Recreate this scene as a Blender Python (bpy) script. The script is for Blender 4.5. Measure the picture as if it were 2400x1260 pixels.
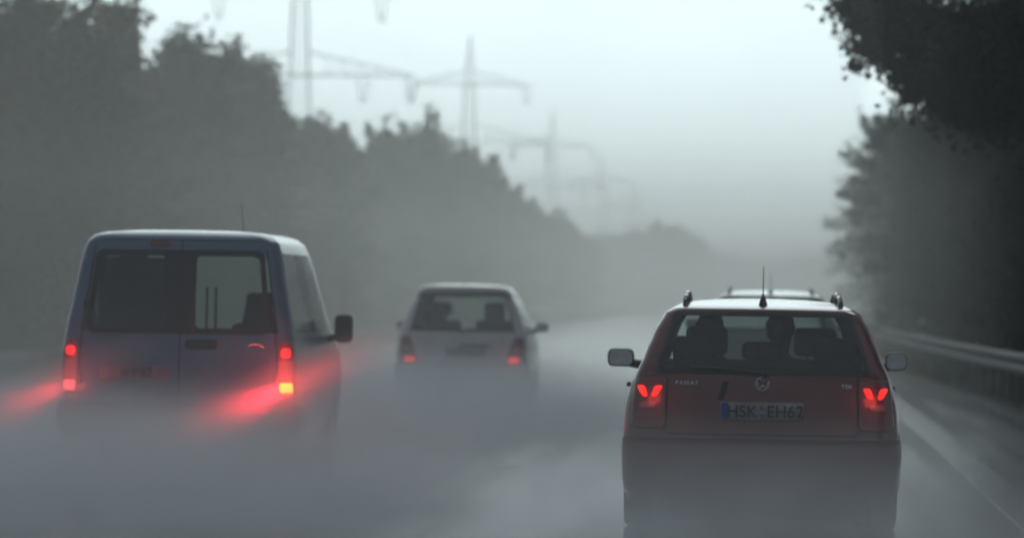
import bpy, bmesh, math, random
import numpy as np
from mathutils import Vector, Matrix, Euler

# ------------------------------------------------------------------ clear
for o in list(bpy.data.objects):
    bpy.data.objects.remove(o, do_unlink=True)
S = bpy.context.scene
COL = S.collection
PI = math.pi

# ------------------------------------------------------------------ camera
EYE = Vector((0.0, 0.0, 1.5))
FPX = 11500.0                      # focal length in photo pixels (2400 wide)
ROLL = math.radians(0.85)
VPX, VPY = 1800.0, 692.0           # where the road direction meets the horizon


def cam_rot(yaw, pitch, roll):
    return (Matrix.Rotation(yaw, 3, 'Z') @ Matrix.Rotation(PI / 2 + pitch, 3, 'X')
            @ Matrix.Rotation(roll, 3, 'Z'))


def project_dir(R, d):
    v = R.transposed() @ Vector(d)
    return 1200 + FPX * v.x / -v.z, 630 - FPX * v.y / -v.z


yaw, pitch = math.radians(3), math.radians(0.3)
for _ in range(20):
    px, py = project_dir(cam_rot(yaw, pitch, ROLL), (0, 1, 0))
    yaw -= (px - VPX) / FPX
    pitch -= (VPY - py) / FPX * -1
CAMR = cam_rot(yaw, pitch, ROLL)
cd = bpy.data.cameras.new('camera')
cam = bpy.data.objects.new('camera', cd)
COL.objects.link(cam)
cam.location = EYE
cam.rotation_euler = CAMR.to_euler()
cd.sensor_width = 36.0
cd.lens = 36.0 * FPX / 2400.0
cd.clip_start = 0.5
cd.clip_end = 9000
cd.dof.use_dof = True
cd.dof.focus_distance = 26.0
cd.dof.aperture_fstop = cd.lens / 1000 / 0.055
cd.dof.aperture_blades = 0
S.camera = cam


def at(px, py, Y):
    """World point seen at photo pixel (px, py) on the plane y = Y."""
    d = CAMR @ Vector(((px - 1200) / FPX, (630 - py) / FPX, -1.0))
    return EYE + d * ((Y - EYE.y) / d.y)


# ------------------------------------------------------------------ world
W = bpy.data.worlds.new("World")
S.world = W
W.use_nodes = True
nt = W.node_tree
nt.nodes.clear()
SUN_EL, SUN_ROT = math.radians(48), math.radians(12)
sky = nt.nodes.new('ShaderNodeTexSky')
sky.sky_type = 'NISHITA'
sky.sun_disc = False
sky.sun_elevation = SUN_EL
sky.sun_rotation = SUN_ROT
sky.air_density = 1.0
sky.dust_density = 4.0
tc = nt.nodes.new('ShaderNodeTexCoord')
# storm overcast: one broad brighter area low ahead, heavy grey cloud everywhere else
dt = nt.nodes.new('ShaderNodeVectorMath')
dt.operation = 'DOT_PRODUCT'
nt.links.new(tc.outputs['Generated'], dt.inputs[0])
dt.inputs[1].default_value = Vector((0.02, 1.0, 0.10)).normalized()
ramp = nt.nodes.new('ShaderNodeValToRGB')
mr = nt.nodes.new('ShaderNodeMapRange')
mr.inputs['From Min'].default_value = -0.2
mr.inputs['From Max'].default_value = 1.0
nt.links.new(dt.outputs['Value'], mr.inputs['Value'])
nt.links.new(mr.outputs[0], ramp.inputs[0])
cr = ramp.color_ramp
cr.interpolation = 'EASE'
cr.elements[0].position = 0.0
cr.elements[0].color = (0.17, 0.19, 0.215, 1)
cr.elements[1].position = 0.985
cr.elements[1].color = (1.47, 1.74, 1.79, 1)
e = cr.elements.new(0.55); e.color = (0.20, 0.225, 0.25, 1)
e = cr.elements.new(0.86); e.color = (0.50, 0.58, 0.61, 1)
cn = nt.nodes.new('ShaderNodeTexNoise')        # faint cloud structure
cn.inputs['Scale'].default_value = 9.0
cn.inputs['Detail'].default_value = 3.0
nt.links.new(tc.outputs['Generated'], cn.inputs['Vector'])
cm = nt.nodes.new('ShaderNodeMapRange')
cm.inputs['From Min'].default_value = 0.3
cm.inputs['From Max'].default_value = 0.7
cm.inputs['To Min'].default_value = 8.6
cm.inputs['To Max'].default_value = 10.4
nt.links.new(cn.outputs[0], cm.inputs['Value'])
sc = nt.nodes.new('ShaderNodeVectorMath')
sc.operation = 'SCALE'
nt.links.new(ramp.outputs[0], sc.inputs[0])
nt.links.new(cm.outputs[0], sc.inputs['Scale'])
mx = nt.nodes.new('ShaderNodeMix')
mx.data_type = 'RGBA'
mx.inputs['Factor'].default_value = 0.96
nt.links.new(sky.outputs[0], mx.inputs['A'])
nt.links.new(sc.outputs[0], mx.inputs['B'])
bg = nt.nodes.new('ShaderNodeBackground')
bg.inputs['Strength'].default_value = 0.10
wo = nt.nodes.new('ShaderNodeOutputWorld')
nt.links.new(mx.outputs['Result'], bg.inputs['Color'])
nt.links.new(bg.outputs[0], wo.inputs['Surface'])

sl = bpy.data.lights.new('sun', 'SUN')
sl.energy = 0.25
sl.angle = math.radians(25)
sl.color = (1.0, 0.97, 0.92)
so = bpy.data.objects.new('sun', sl)
COL.objects.link(so)
sd = Vector((math.sin(SUN_ROT) * math.cos(SUN_EL), math.cos(SUN_ROT) * math.cos(SUN_EL), math.sin(SUN_EL)))
so.rotation_euler = (-sd).to_track_quat('-Z', 'Y').to_euler()

S.view_settings.view_transform = 'Standard'
S.view_settings.look = 'None'
S.view_settings.gamma = 1
S.view_settings.use_curve_mapping = False
S.view_settings.exposure = 0.0
S.render.engine = 'CYCLES'
cy = S.cycles
cy.max_bounces = 8
cy.diffuse_bounces = 2
cy.glossy_bounces = 3
cy.transmission_bounces = 4
cy.transparent_max_bounces = 24
cy.volume_bounces = 2
cy.volume_step_rate = 1.0
cy.volume_max_steps = 128
cy.use_denoising = True
cy.sample_clamp_indirect = 4.0
cy.caustics_reflective = False
cy.caustics_refractive = False

# ------------------------------------------------------------------ helpers


def principled(name, color, rough=0.5, metal=0.0, coat=0.0, spec=0.5, noise=None, bump=None, emit=None):
    m = bpy.data.materials.new(name)
    m.use_nodes = True
    n = m.node_tree
    b = n.nodes['Principled BSDF']
    b.inputs['Base Color'].default_value = (*color, 1)
    b.inputs['Roughness'].default_value = rough
    b.inputs['Metallic'].default_value = metal
    b.inputs['Coat Weight'].default_value = coat
    b.inputs['Coat Roughness'].default_value = 0.12
    b.inputs['Specular IOR Level'].default_value = spec
    if emit:
        b.inputs['Emission Color'].default_value = (*emit[0], 1)
        b.inputs['Emission Strength'].default_value = emit[1]
    t = n.nodes.new('ShaderNodeTexCoord')
    if noise:                                   # (scale, amount): colour varies by +-amount
        nz = n.nodes.new('ShaderNodeTexNoise')
        nz.inputs['Scale'].default_value = noise[0]
        nz.inputs['Detail'].default_value = 5
        n.links.new(t.outputs['Object'], nz.inputs['Vector'])
        r = n.nodes.new('ShaderNodeValToRGB')
        a = noise[1]
        r.color_ramp.elements[0].position = 0.3
        r.color_ramp.elements[1].position = 0.7
        r.color_ramp.elements[0].color = (*[c * (1 - a) for c in color], 1)
        r.color_ramp.elements[1].color = (*[min(1, c * (1 + a)) for c in color], 1)
        n.links.new(nz.outputs[0], r.inputs[0])
        n.links.new(r.outputs[0], b.inputs['Base Color'])
    if bump:                                    # (scale, strength)
        nb = n.nodes.new('ShaderNodeTexNoise')
        nb.inputs['Scale'].default_value = bump[0]
        nb.inputs['Detail'].default_value = 3
        n.links.new(t.outputs['Object'], nb.inputs['Vector'])
        bp = n.nodes.new('ShaderNodeBump')
        bp.inputs['Strength'].default_value = bump[1]
        bp.inputs['Distance'].default_value = 0.01
        n.links.new(nb.outputs[0], bp.inputs['Height'])
        n.links.new(bp.outputs[0], b.inputs['Normal'])
    return m


def glass_mat(name, tint, refl=1.0):
    m = bpy.data.materials.new(name)
    m.use_nodes = True
    n = m.node_tree
    n.nodes.clear()
    out = n.nodes.new('ShaderNodeOutputMaterial')
    tr = n.nodes.new('ShaderNodeBsdfTransparent')
    tr.inputs[0].default_value = (*tint, 1)
    gl = n.nodes.new('ShaderNodeBsdfGlossy')
    gl.inputs['Roughness'].default_value = 0.12
    gl.inputs[0].default_value = (refl, refl, refl, 1)
    lw = n.nodes.new('ShaderNodeLayerWeight')
    lw.inputs['Blend'].default_value = 0.5
    pw = n.nodes.new('ShaderNodeMath')
    pw.operation = 'POWER'
    pw.inputs[1].default_value = 4.5
    n.links.new(lw.outputs['Facing'], pw.inputs[0])
    fr = n.nodes.new('ShaderNodeMath')
    fr.operation = 'MULTIPLY_ADD'
    n.links.new(pw.outputs[0], fr.inputs[0])
    fr.inputs[1].default_value = 0.9
    fr.inputs[2].default_value = 0.05
    mxs = n.nodes.new('ShaderNodeMixShader')
    n.links.new(fr.outputs[0], mxs.inputs[0])
    n.links.new(tr.outputs[0], mxs.inputs[1])
    n.links.new(gl.outputs[0], mxs.inputs[2])
    n.links.new(mxs.outputs[0], out.inputs[0])
    return m


def meta(o, label=None, cat=None, group=None, kind=None):
    if label: o['label'] = label
    if cat: o['category'] = cat
    if group: o['group'] = group
    if kind: o['kind'] = kind
    return o


def empty(name, loc=(0, 0, 0), rz=0):
    o = bpy.data.objects.new(name, None)
    COL.objects.link(o)
    o.location = loc
    o.rotation_euler = (0, 0, rz)
    return o


def obj_bm(name, bm, mat, parent=None, smooth=True):
    me = bpy.data.meshes.new(name)
    bm.to_mesh(me)
    bm.free()
    return obj_me(name, me, mat, parent, smooth)


def obj_me(name, me, mat, parent=None, smooth=True):
    mats = mat if isinstance(mat, (list, tuple)) else [mat]
    for m in mats:
        me.materials.append(m)
    if smooth:
        me.polygons.foreach_set('use_smooth', [True] * len(me.polygons))
    o = bpy.data.objects.new(name, me)
    COL.objects.link(o)
    if parent: o.parent = parent
    return o


def from_lists(name, verts, faces, mat, parent=None, smooth=True):
    me = bpy.data.meshes.new(name)
    me.from_pydata([tuple(v) for v in verts], [], faces)
    me.update()
    return obj_me(name, me, mat, parent, smooth)


def np_quads(name, V, mat, parent=None, smooth=False, uvrand=None):
    """V: (n,4,3) array of quads."""
    n = V.shape[0]
    me = bpy.data.meshes.new(name)
    me.vertices.add(n * 4)
    me.vertices.foreach_set('co', V.reshape(-1).astype(np.float32))
    me.loops.add(n * 4)
    me.loops.foreach_set('vertex_index', np.arange(n * 4, dtype=np.int32))
    me.polygons.add(n)
    me.polygons.foreach_set('loop_start', np.arange(0, n * 4, 4, dtype=np.int32))
    me.polygons.foreach_set('loop_total', np.full(n, 4, dtype=np.int32))
    if uvrand is not None:
        at_ = me.attributes.new('tone', 'FLOAT', 'POINT')
        at_.data.foreach_set('value', np.repeat(uvrand, 4).astype(np.float32))
    me.update()
    me.validate()
    return obj_me(name, me, mat, parent, smooth)


def add_box(bm, c, s, rot=None):
    """box centred c, size s"""
    M = Matrix.Translation(c)
    if rot is not None:
        M = M @ rot.to_4x4()
    M = M @ Matrix.Diagonal((s[0], s[1], s[2], 1))
    return bmesh.ops.create_cube(bm, size=1.0, matrix=M)


def add_bar(bm, a, b, r, seg=6, r2=None):
    a, b = Vector(a), Vector(b)
    d = b - a
    L = d.length
    if L < 1e-6: return
    q = d.to_track_quat('Z', 'Y').to_matrix().to_4x4()
    M = Matrix.Translation((a + b) / 2) @ q
    bmesh.ops.create_cone(bm, cap_ends=True, segments=seg, radius1=r, radius2=r if r2 is None else r2, depth=L, matrix=M)


def bevel_all(bm, w, seg=2):
    bmesh.ops.bevel(bm, geom=bm.edges[:], offset=w, segments=seg, affect='EDGES', profile=0.6)


# ------------------------------------------------------------------ materials
M = {}
M['rubber'] = principled('rubber', (0.018, 0.018, 0.019), 0.75, bump=(60, 0.3))
M['black'] = principled('black_plastic', (0.02, 0.02, 0.022), 0.5, bump=(90, 0.2))
M['rim'] = principled('wheel_rim', (0.35, 0.36, 0.37), 0.35, 0.8, noise=(8, 0.3))
M['seat'] = principled('seat_cloth', (0.03, 0.032, 0.035), 0.9, noise=(40, 0.3))
M['steel'] = principled('galvanised_steel', (0.06, 0.063, 0.066), 0.65, 0.2, noise=(3, 0.3), bump=(25, 0.1))
M['post'] = principled('galvanised_post', (0.25, 0.26, 0.27), 0.5, 0.5, noise=(6, 0.3))
M['plate'] = principled('plate_white', (0.62, 0.63, 0.62), 0.5, noise=(12, 0.15))
M['plate_dim'] = principled('plate_white_dirty', (0.30, 0.31, 0.32), 0.55, noise=(10, 0.3))
M['plate_dirty'] = principled('plate_grimy', (0.13, 0.14, 0.15), 0.6, noise=(10, 0.3))
M['blue'] = principled('plate_blue', (0.02, 0.05, 0.35), 0.45)
M['ink'] = principled('plate_lettering', (0.02, 0.02, 0.02), 0.5)
M['chrome'] = principled('chrome', (0.65, 0.66, 0.68), 0.22, 1.0, noise=(30, 0.1))
M['glass'] = glass_mat('tinted_glass', (0.55, 0.62, 0.60))
M['glass_clear'] = glass_mat('windscreen_glass', (0.8, 0.84, 0.82))
M['mirror'] = principled('mirror_glass', (0.5, 0.54, 0.56), 0.2, 0.9, noise=(14, 0.25))
M['mirror_dark'] = principled('dark_mirror_glass', (0.06, 0.065, 0.07), 0.3, 0.4, noise=(14, 0.25))
M['skin'] = principled('skin', (0.35, 0.22, 0.17), 0.6)
M['cloth'] = principled('dark_cloth', (0.03, 0.035, 0.045), 0.9, noise=(30, 0.3))
M['hair'] = principled('hair', (0.03, 0.02, 0.015), 0.8, bump=(80, 0.6))
M['red_lens'] = principled('red_lens', (0.11, 0.004, 0.005), 0.2, coat=1.0, bump=(70, 0.3))
M['clear_lens'] = principled('clear_lens', (0.22, 0.15, 0.15), 0.25, coat=1.0, bump=(70, 0.3))
M['gap'] = principled('panel_gap', (0.006, 0.006, 0.007), 0.8)
M['paint_red'] = principled('dark_red_paint', (0.125, 0.004, 0.008), 0.28, 0.15, coat=1.0, noise=(3, 0.18), bump=(260, 0.07))
M['paint_blue'] = principled('blue_grey_paint', (0.080, 0.140, 0.225), 0.34, 0.35, coat=0.8, noise=(2.5, 0.15), bump=(260, 0.07))
M['paint_silver'] = principled('silver_paint', (0.50, 0.51, 0.53), 0.36, 0.5, coat=0.8, noise=(2.5, 0.12), bump=(220, 0.05))
M['paint_pale'] = principled('pale_grey_paint', (0.33, 0.35, 0.36), 0.3, 0.4, coat=1.0, noise=(2.5, 0.12), bump=(220, 0.05))
M['bark'] = principled('bark', (0.055, 0.048, 0.04), 0.9, noise=(6, 0.4), bump=(14, 0.9))
M['lattice'] = principled('pylon_steel', (0.55, 0.57, 0.58), 0.6, 0.3, noise=(0.7, 0.25))
M['insulator'] = principled('insulator_brown', (0.06, 0.04, 0.035), 0.3, coat=0.5)
M['concrete'] = principled('kerb_concrete', (0.13, 0.13, 0.125), 0.7, noise=(2.0, 0.25), bump=(30, 0.3))


def lit(name, color, strength):
    m = bpy.data.materials.new(name)
    m.use_nodes = True
    n = m.node_tree
    b = n.nodes['Principled BSDF']
    b.inputs['Base Color'].default_value = (0.2, 0.01, 0.01, 1)
    b.inputs['Emission Color'].default_value = (*color, 1)
    v = n.nodes.new('ShaderNodeTexVoronoi')      # prismatic lens cells
    v.inputs['Scale'].default_value = 42
    t = n.nodes.new('ShaderNodeTexCoord')
    n.links.new(t.outputs['Object'], v.inputs['Vector'])
    r = n.nodes.new('ShaderNodeMapRange')
    r.inputs['From Max'].default_value = 0.8
    r.inputs['To Min'].default_value = strength * 1.3
    r.inputs['To Max'].default_value = strength * 0.5
    n.links.new(v.outputs['Distance'], r.inputs['Value'])
    n.links.new(r.outputs[0], b.inputs['Emission Strength'])
    return m


M['lit_wagon'] = lit('lit_tail_red', (1.0, 0.018, 0.012), 2.0)
M['lit_mid'] = lit('lit_tail_red_faint', (1.0, 0.03, 0.04), 1.1)
M['lit_van'] = lit('lit_brake_amber', (1.0, 0.42, 0.015), 6.0)
M['lit_van_left'] = lit('lit_brake_red', (1.0, 0.12, 0.14), 2.4)
M['lit_van_top'] = lit('lit_tail_small', (1.0, 0.02, 0.02), 1.7)


def foliage(name, c1, c2, c3):
    m = bpy.data.materials.new(name)
    m.use_nodes = True
    n = m.node_tree
    n.nodes.clear()
    out = n.nodes.new('ShaderNodeOutputMaterial')
    a = n.nodes.new('ShaderNodeAttribute')
    a.attribute_name = 'tone'
    r = n.nodes.new('ShaderNodeValToRGB')
    r.color_ramp.elements[0].color = (*c1, 1)
    r.color_ramp.elements[1].color = (*c3, 1)
    e_ = r.color_ramp.elements.new(0.5)
    e_.color = (*c2, 1)
    n.links.new(a.outputs['Fac'], r.inputs[0])
    d = n.nodes.new('ShaderNodeBsdfDiffuse')
    t = n.nodes.new('ShaderNodeBsdfTranslucent')
    g = n.nodes.new('ShaderNodeBsdfGlossy')
    g.inputs['Roughness'].default_value = 0.4
    n.links.new(r.outputs[0], d.inputs[0])
    n.links.new(r.outputs[0], t.inputs[0])
    m1 = n.nodes.new('ShaderNodeMixShader')
    m1.inputs[0].default_value = 0.3
    n.links.new(d.outputs[0], m1.inputs[1])
    n.links.new(t.outputs[0], m1.inputs[2])
    m2 = n.nodes.new('ShaderNodeMixShader')
    m2.inputs[0].default_value = 0.03
    n.links.new(m1.outputs[0], m2.inputs[1])
    n.links.new(g.outputs[0], m2.inputs[2])
    n.links.new(m2.outputs[0], out.inputs[0])
    return m


M['leaf_left'] = foliage('olive_leaves', (0.055, 0.046, 0.008), (0.115, 0.092, 0.014), (0.18, 0.125, 0.025))
M['leaf_green'] = foliage('green_leaves', (0.042, 0.058, 0.008), (0.082, 0.108, 0.014), (0.13, 0.15, 0.028))
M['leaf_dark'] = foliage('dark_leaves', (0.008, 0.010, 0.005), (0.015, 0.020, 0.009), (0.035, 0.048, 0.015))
M['grass'] = foliage('grass_blades', (0.035, 0.045, 0.015), (0.065, 0.08, 0.03), (0.11, 0.12, 0.05))

# ------------------------------------------------------------------ ground and road
# left edge of the paved surface: (Y, X)
LEFT_EDGE = [(-60, -15.2), (98, -15.2), (125, -14.6), (170, -12.9), (209, -10.6), (260, -10.0), (2400, -10.0)]
RIGHT_EDGE = [(-60, 4.2), (60, 4.0), (100, 2.7), (200, 2.6), (2400, 2.6)]


def edge_x(tab, y):
    return float(np.interp(y, [p[0] for p in tab], [p[1] for p in tab]))


def ground_z(x, y):
    le, re = edge_x(LEFT_EDGE, y), edge_x(RIGHT_EDGE, y)
    z = -0.03
    if x < le - 0.4:
        d = le - 0.4 - x
        z = -0.03 + 2.0 * (1 - math.exp(-d / 6.0)) + 0.08 * math.sin(x * 0.7) * math.cos(y * 0.31) * min(1, d / 3)
    elif x > re + 0.6:
        d = x - re - 0.6
        z = -0.03 + 0.7 * (1 - math.exp(-d / 4.0)) + 0.08 * math.sin(x * 0.9) * math.cos(y * 0.23) * min(1, d / 3)
    return z


ys = list(np.arange(-50, 300, 4.0)) + list(np.arange(300, 800, 20.0)) + list(np.arange(800, 2401, 100.0))
xs = [-520, -380, -250, -160, -110, -80, -60, -48, -40] + list(np.arange(-34, 16, 0.9)) + [18, 22, 28, 36, 50, 80, 130, 200, 300, 420]
V, F = [], []
for y in ys:
    for x in xs:
        V.append((x, y, ground_z(x, y)))
nx = len(xs)
for j in range(len(ys) - 1):
    for i in range(nx - 1):
        F.append((j * nx + i, j * nx + i + 1, (j + 1) * nx + i + 1, (j + 1) * nx + i))
M['earth'] = principled('verge_grass_soil', (0.055, 0.062, 0.028), 0.95, noise=(0.9, 0.45), bump=(7, 0.9))
g = from_lists('ground', V, F, M['earth'])
meta(g, kind='structure')

# wet asphalt: rough stone texture under a partial water film
asph = bpy.data.materials.new('wet_asphalt')
asph.use_nodes = True
n = asph.node_tree
b = n.nodes['Principled BSDF']
t = n.nodes.new('ShaderNodeTexCoord')
mp = n.nodes.new('ShaderNodeMapping')
mp.inputs['Scale'].default_value = (1.6, 0.03, 1.0)        # tracks run along the road
n.links.new(t.outputs['Object'], mp.inputs[0])
n1 = n.nodes.new('ShaderNodeTexNoise'); n1.inputs['Scale'].default_value = 1.6; n1.inputs['Detail'].default_value = 6
n.links.new(mp.outputs[0], n1.inputs['Vector'])
r1 = n.nodes.new('ShaderNodeMapRange')
r1.inputs['From Min'].default_value = 0.35; r1.inputs['From Max'].default_value = 0.65
r1.inputs['To Min'].default_value = 0.12; r1.inputs['To Max'].default_value = 0.165
n.links.new(n1.outputs[0], r1.inputs['Value'])
n.links.new(r1.outputs[0], b.inputs['Roughness'])
cr2 = n.nodes.new('ShaderNodeValToRGB')
cr2.color_ramp.elements[0].position = 0.3
cr2.color_ramp.elements[1].position = 0.7
cr2.color_ramp.elements[0].color = (0.022, 0.023, 0.025, 1)
cr2.color_ramp.elements[1].color = (0.036, 0.037, 0.040, 1)
n2 = n.nodes.new('ShaderNodeTexNoise'); n2.inputs['Scale'].default_value = 45; n2.inputs['Detail'].default_value = 4
n.links.new(t.outputs['Object'], n2.inputs['Vector'])
n.links.new(n2.outputs[0], cr2.inputs[0])
n.links.new(cr2.outputs[0], b.inputs['Base Color'])
bp = n.nodes.new('ShaderNodeBump')
bp.inputs['Strength'].default_value = 0.10
bp.inputs['Distance'].default_value = 0.004
n.links.new(n2.outputs[0], bp.inputs['Height'])
n.links.new(bp.outputs[0], b.inputs['Normal'])

V, F = [], []
ys2 = list(np.arange(-40, 320, 5.0)) + list(np.arange(320, 2380, 60.0))
for y in ys2:
    a, c = edge_x(LEFT_EDGE, y), edge_x(RIGHT_EDGE, y)
    for k in range(9):
        V.append((a + (c - a) * k / 8, y, 0.0))
for j in range(len(ys2) - 1):
    for i in range(8):
        F.append((j * 9 + i, j * 9 + i + 1, (j + 1) * 9 + i + 1, (j + 1) * 9 + i))
meta(from_lists('road', V, F, asph), kind='structure')

M['paint_line'] = principled('worn_road_paint', (0.115, 0.118, 0.122), 0.16, noise=(5, 0.5), bump=(60, 0.06))


def strip(name, x0, x1, y0, y1, z=0.004, step=20.0, parent=None):
    """a raised film of road paint with its own thin edges"""
    V, F = [], []
    n_ = max(1, int((y1 - y0) / step))
    for k in range(n_ + 1):
        y = y0 + (y1 - y0) * k / n_
        V += [(x0 - 0.0005, y, 0.0005), (x0, y, z), (x1, y, z), (x1 + 0.0005, y, 0.0005)]
    for k in range(n_):
        for q in range(3):
            F.append((4 * k + q, 4 * k + q + 1, 4 * k + q + 5, 4 * k + q + 4))
    V += [(x0, y0 - 0.01, 0.0005), (x1, y0 - 0.01, 0.0005)]
    F.append((len(V) - 2, len(V) - 1, 2, 1))
    return from_lists(name, V, F, M['paint_line'], parent, smooth=False)


mk = empty('road_markings')
mk['kind'] = 'structure'
strip('edge_line', 1.68, 1.98, -30, 500, parent=mk)
for lane_x in (-2.2, -5.95):
    y = 12.0
    while y < 240:
        strip('lane_dash', lane_x - 0.09, lane_x + 0.09, y, y + 6, parent=mk)
        y += 15.0
strip('edge_line', -9.9, -9.65, -30, 500, parent=mk)

# concrete kerb along the left verge
kb = empty('kerb')
kb['kind'] = 'structure'
ky = 60.0
while ky < 300:
    a = Vector((edge_x(LEFT_EDGE, ky), ky, 0))
    c = Vector((edge_x(LEFT_EDGE, ky + 3.96), ky + 3.96, 0))
    bm = bmesh.new()
    d = (c - a)
    rot = Matrix.Rotation(math.atan2(-d.x, d.y), 3, 'Z')
    add_box(bm, (a + c) / 2 + Vector((-0.2, 0, 0.04)), (0.28, d.length, 0.2), rot)
    bevel_all(bm, 0.02, 1)
    obj_bm('kerb_stone', bm, M['concrete'], kb, smooth=False)
    ky += 4.0

# ------------------------------------------------------------------ trees


def leaf_cloud(rng, centres, radii, counts, size, squash=0.75):
    """Leaf quads spread in gaussian clumps."""
    P, N = [], []
    for c, r, k in zip(centres, radii, counts):
        p = rng.normal(size=(k, 3))
        p /= np.linalg.norm(p, axis=1)[:, None] + 1e-9
        rad = np.abs(rng.normal(size=k)) * 0.55
        p = p * rad[:, None] * r * np.array([1, 1, squash])
        P.append(p + c)
    P = np.concatenate(P)
    n_ = len(P)
    ax = rng.normal(size=(n_, 3))
    ax[:, 2] -= 0.35
    ax /= np.linalg.norm(ax, axis=1)[:, None]
    up = rng.normal(size=(n_, 3))
    sd_ = np.cross(ax, up)
    sd_ /= np.linalg.norm(sd_, axis=1)[:, None] + 1e-9
    s = size * (0.6 + 0.8 * rng.random(n_))
    L = ax * s[:, None]
    Wd = sd_ * (s * 0.36)[:, None]
    nrm = np.cross(L, Wd)
    nrm /= np.linalg.norm(nrm, axis=1)[:, None] + 1e-9
    fold = nrm * (s * 0.12)[:, None]
    Q = np.stack([P - L * 0.5, P + Wd - L * 0.05 + fold, P + L * 0.5, P - Wd - L * 0.05 + fold], axis=1)
    return Q


def make_tree(name, base, H, R, zlow, nleaf, leaf, mat, seed, label, group, lean=(0, 0), cat='tree', profile='oval', clump=None, bend=None):
    """base: ground point; H total height; R crown radius; crown from zlow to H."""
    rng = np.random.default_rng(seed)
    root = empty(name, base)
    meta(root, label, cat, group)
    # trunk with limbs
    bm = bmesh.new()
    tz = zlow + (H - zlow) * 0.65
    pts = [Vector((lean[0] * (k / 6) ** 1.5 + (rng.random() - .5) * 0.15 * k / 3, lean[1] * (k / 6) ** 1.5 + (rng.random() - .5) * 0.15 * k / 3, -0.3 + (tz + 0.3) * k / 6)) for k in range(7)]
    r0 = max(0.05, 0.018 * H + 0.03)
    for k in range(6):
        add_bar(bm, pts[k], pts[k + 1], r0 * (1 - k / 6.6), 8, r0 * (1 - (k + 1) / 6.6))
    nl = 12 if H > 4 else 5
    cents, rads = [], []
    hc = (H - zlow)
    for k in range(nl):
        f = 0.25 + 0.7 * k / nl
        p0 = pts[0].lerp(pts[6], f)
        ang = k * 2.4 + rng.random()
        ln = R * (0.55 + 0.4 * rng.random()) * (1.1 - 0.5 * f)
        p1 = p0 + Vector((math.cos(ang) * ln, math.sin(ang) * ln, hc * (0.12 + 0.18 * rng.random())))
        pm = p0.lerp(p1, 0.5) + Vector((0, 0, 0.12 * ln))
        add_bar(bm, p0, pm, r0 * 0.4, 5, r0 * 0.26)
        add_bar(bm, pm, p1, r0 * 0.26, 5, r0 * 0.1)
    obj_bm('trunk', bm, M['bark'], root)
    # clump centres inside an uneven envelope
    nc = int(60 + 16 * R * R) if clump is None else clump
    lob = rng.random((6, 3)) * 2 - 1
    for k in range(nc):
        while True:
            q = rng.random(3) * 2 - 1
            if np.linalg.norm(q) < 1: break
        d_ = q / (np.linalg.norm(q) + 1e-6)
        rr = np.linalg.norm(q) ** 0.6
        bump_ = 0.90 + 0.12 * np.max(lob @ d_) - 0.05
        q = d_ * rr * min(1.12, bump_)
        zz = (q[2] * 0.5 + 0.5)
        wv = 1.0
        if profile == 'hedge':
            wv = 1.0 / max(0.35, math.sqrt(max(0.05, 1 - min(0.9, abs(q[2])) ** 2))) if q[2] < 0.2 else 1.0
        x = q[0] * R * wv + lean[0] * zz
        y_ = q[1] * R * wv + lean[1] * zz
        cents.append(np.array([x, y_, zlow + zz * hc]))
        rads.append((0.20 + 0.20 * rng.random()) * (R * 0.5 + 0.45))
    rads = np.array(rads)
    ne = int(nleaf * 0.55)
    d_ = rng.normal(size=(ne, 3))
    d_ /= np.linalg.norm(d_, axis=1)[:, None]
    env = 0.93 + 0.05 * np.sin(d_[:, 0] * 5 + seed) + 0.05 * np.sin(d_[:, 2] * 7 + seed * 1.3 + d_[:, 1] * 4) + 0.07 * rng.normal(size=ne)
    q = d_ * (rng.random(ne) ** 0.4 * env)[:, None]
    zz = q[:, 2] * 0.5 + 0.5
    wv = np.ones(ne)
    if profile == 'hedge':
        low = q[:, 2] < 0.2
        wv[low] = 1.0 / np.maximum(0.35, np.sqrt(np.maximum(0.05, 1 - np.minimum(0.9, np.abs(q[low, 2])) ** 2)))
    E_ = np.stack([q[:, 0] * R * wv + lean[0] * zz, q[:, 1] * R * wv + lean[1] * zz, zlow + zz * hc], axis=1)
    E_ = E_[E_[:, 2] > -0.1]
    wgt = rads ** 2
    nleaf = int(nleaf * 0.45)
    counts = np.maximum(3, (nleaf * wgt / wgt.sum())).astype(int)
    Q = leaf_cloud(rng, cents, rads, counts, leaf)
    # a few sprigs that stick out of the outline
    sprigs = []
    for k in range(int(110 + 45 * R)):
        i = rng.integers(len(cents))
        c = np.array(cents[i]) - np.array([lean[0] * .5, lean[1] * .5, 0])
        d_ = np.array([c[0] / R, c[1] / R, (c[2] - zlow) / hc * 2 - 0.8])
        d_ = d_ / (np.linalg.norm(d_) + 1e-6)
        st = np.array(cents[i]) + d_ * rads[i] * 0.8
        for s_ in range(6):
            sprigs.append(st + d_ * (0.1 + s_ * 0.13 * min(1.5, R / 2)) + rng.normal(size=3) * 0.06)
    sprigs = np.array(sprigs)
    Q2 = leaf_cloud(rng, sprigs, np.full(len(sprigs), 0.17), np.full(len(sprigs), 5), leaf * 0.9)
    # oversized leaves added deep inside to block light through the crown
    Q3 = leaf_cloud(rng, [c_ * np.array([.8, .8, 1.0]) + np.array([0, 0, -0.15]) for c_ in cents], rads * 0.75, np.full(len(cents), 14), max(0.42, leaf * 2.6))
    Q4 = leaf_cloud(rng, E_, np.full(len(E_), 0.02), np.ones(len(E_), int), leaf)
    Q = np.concatenate([Q, Q2, Q3, Q4])
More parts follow.
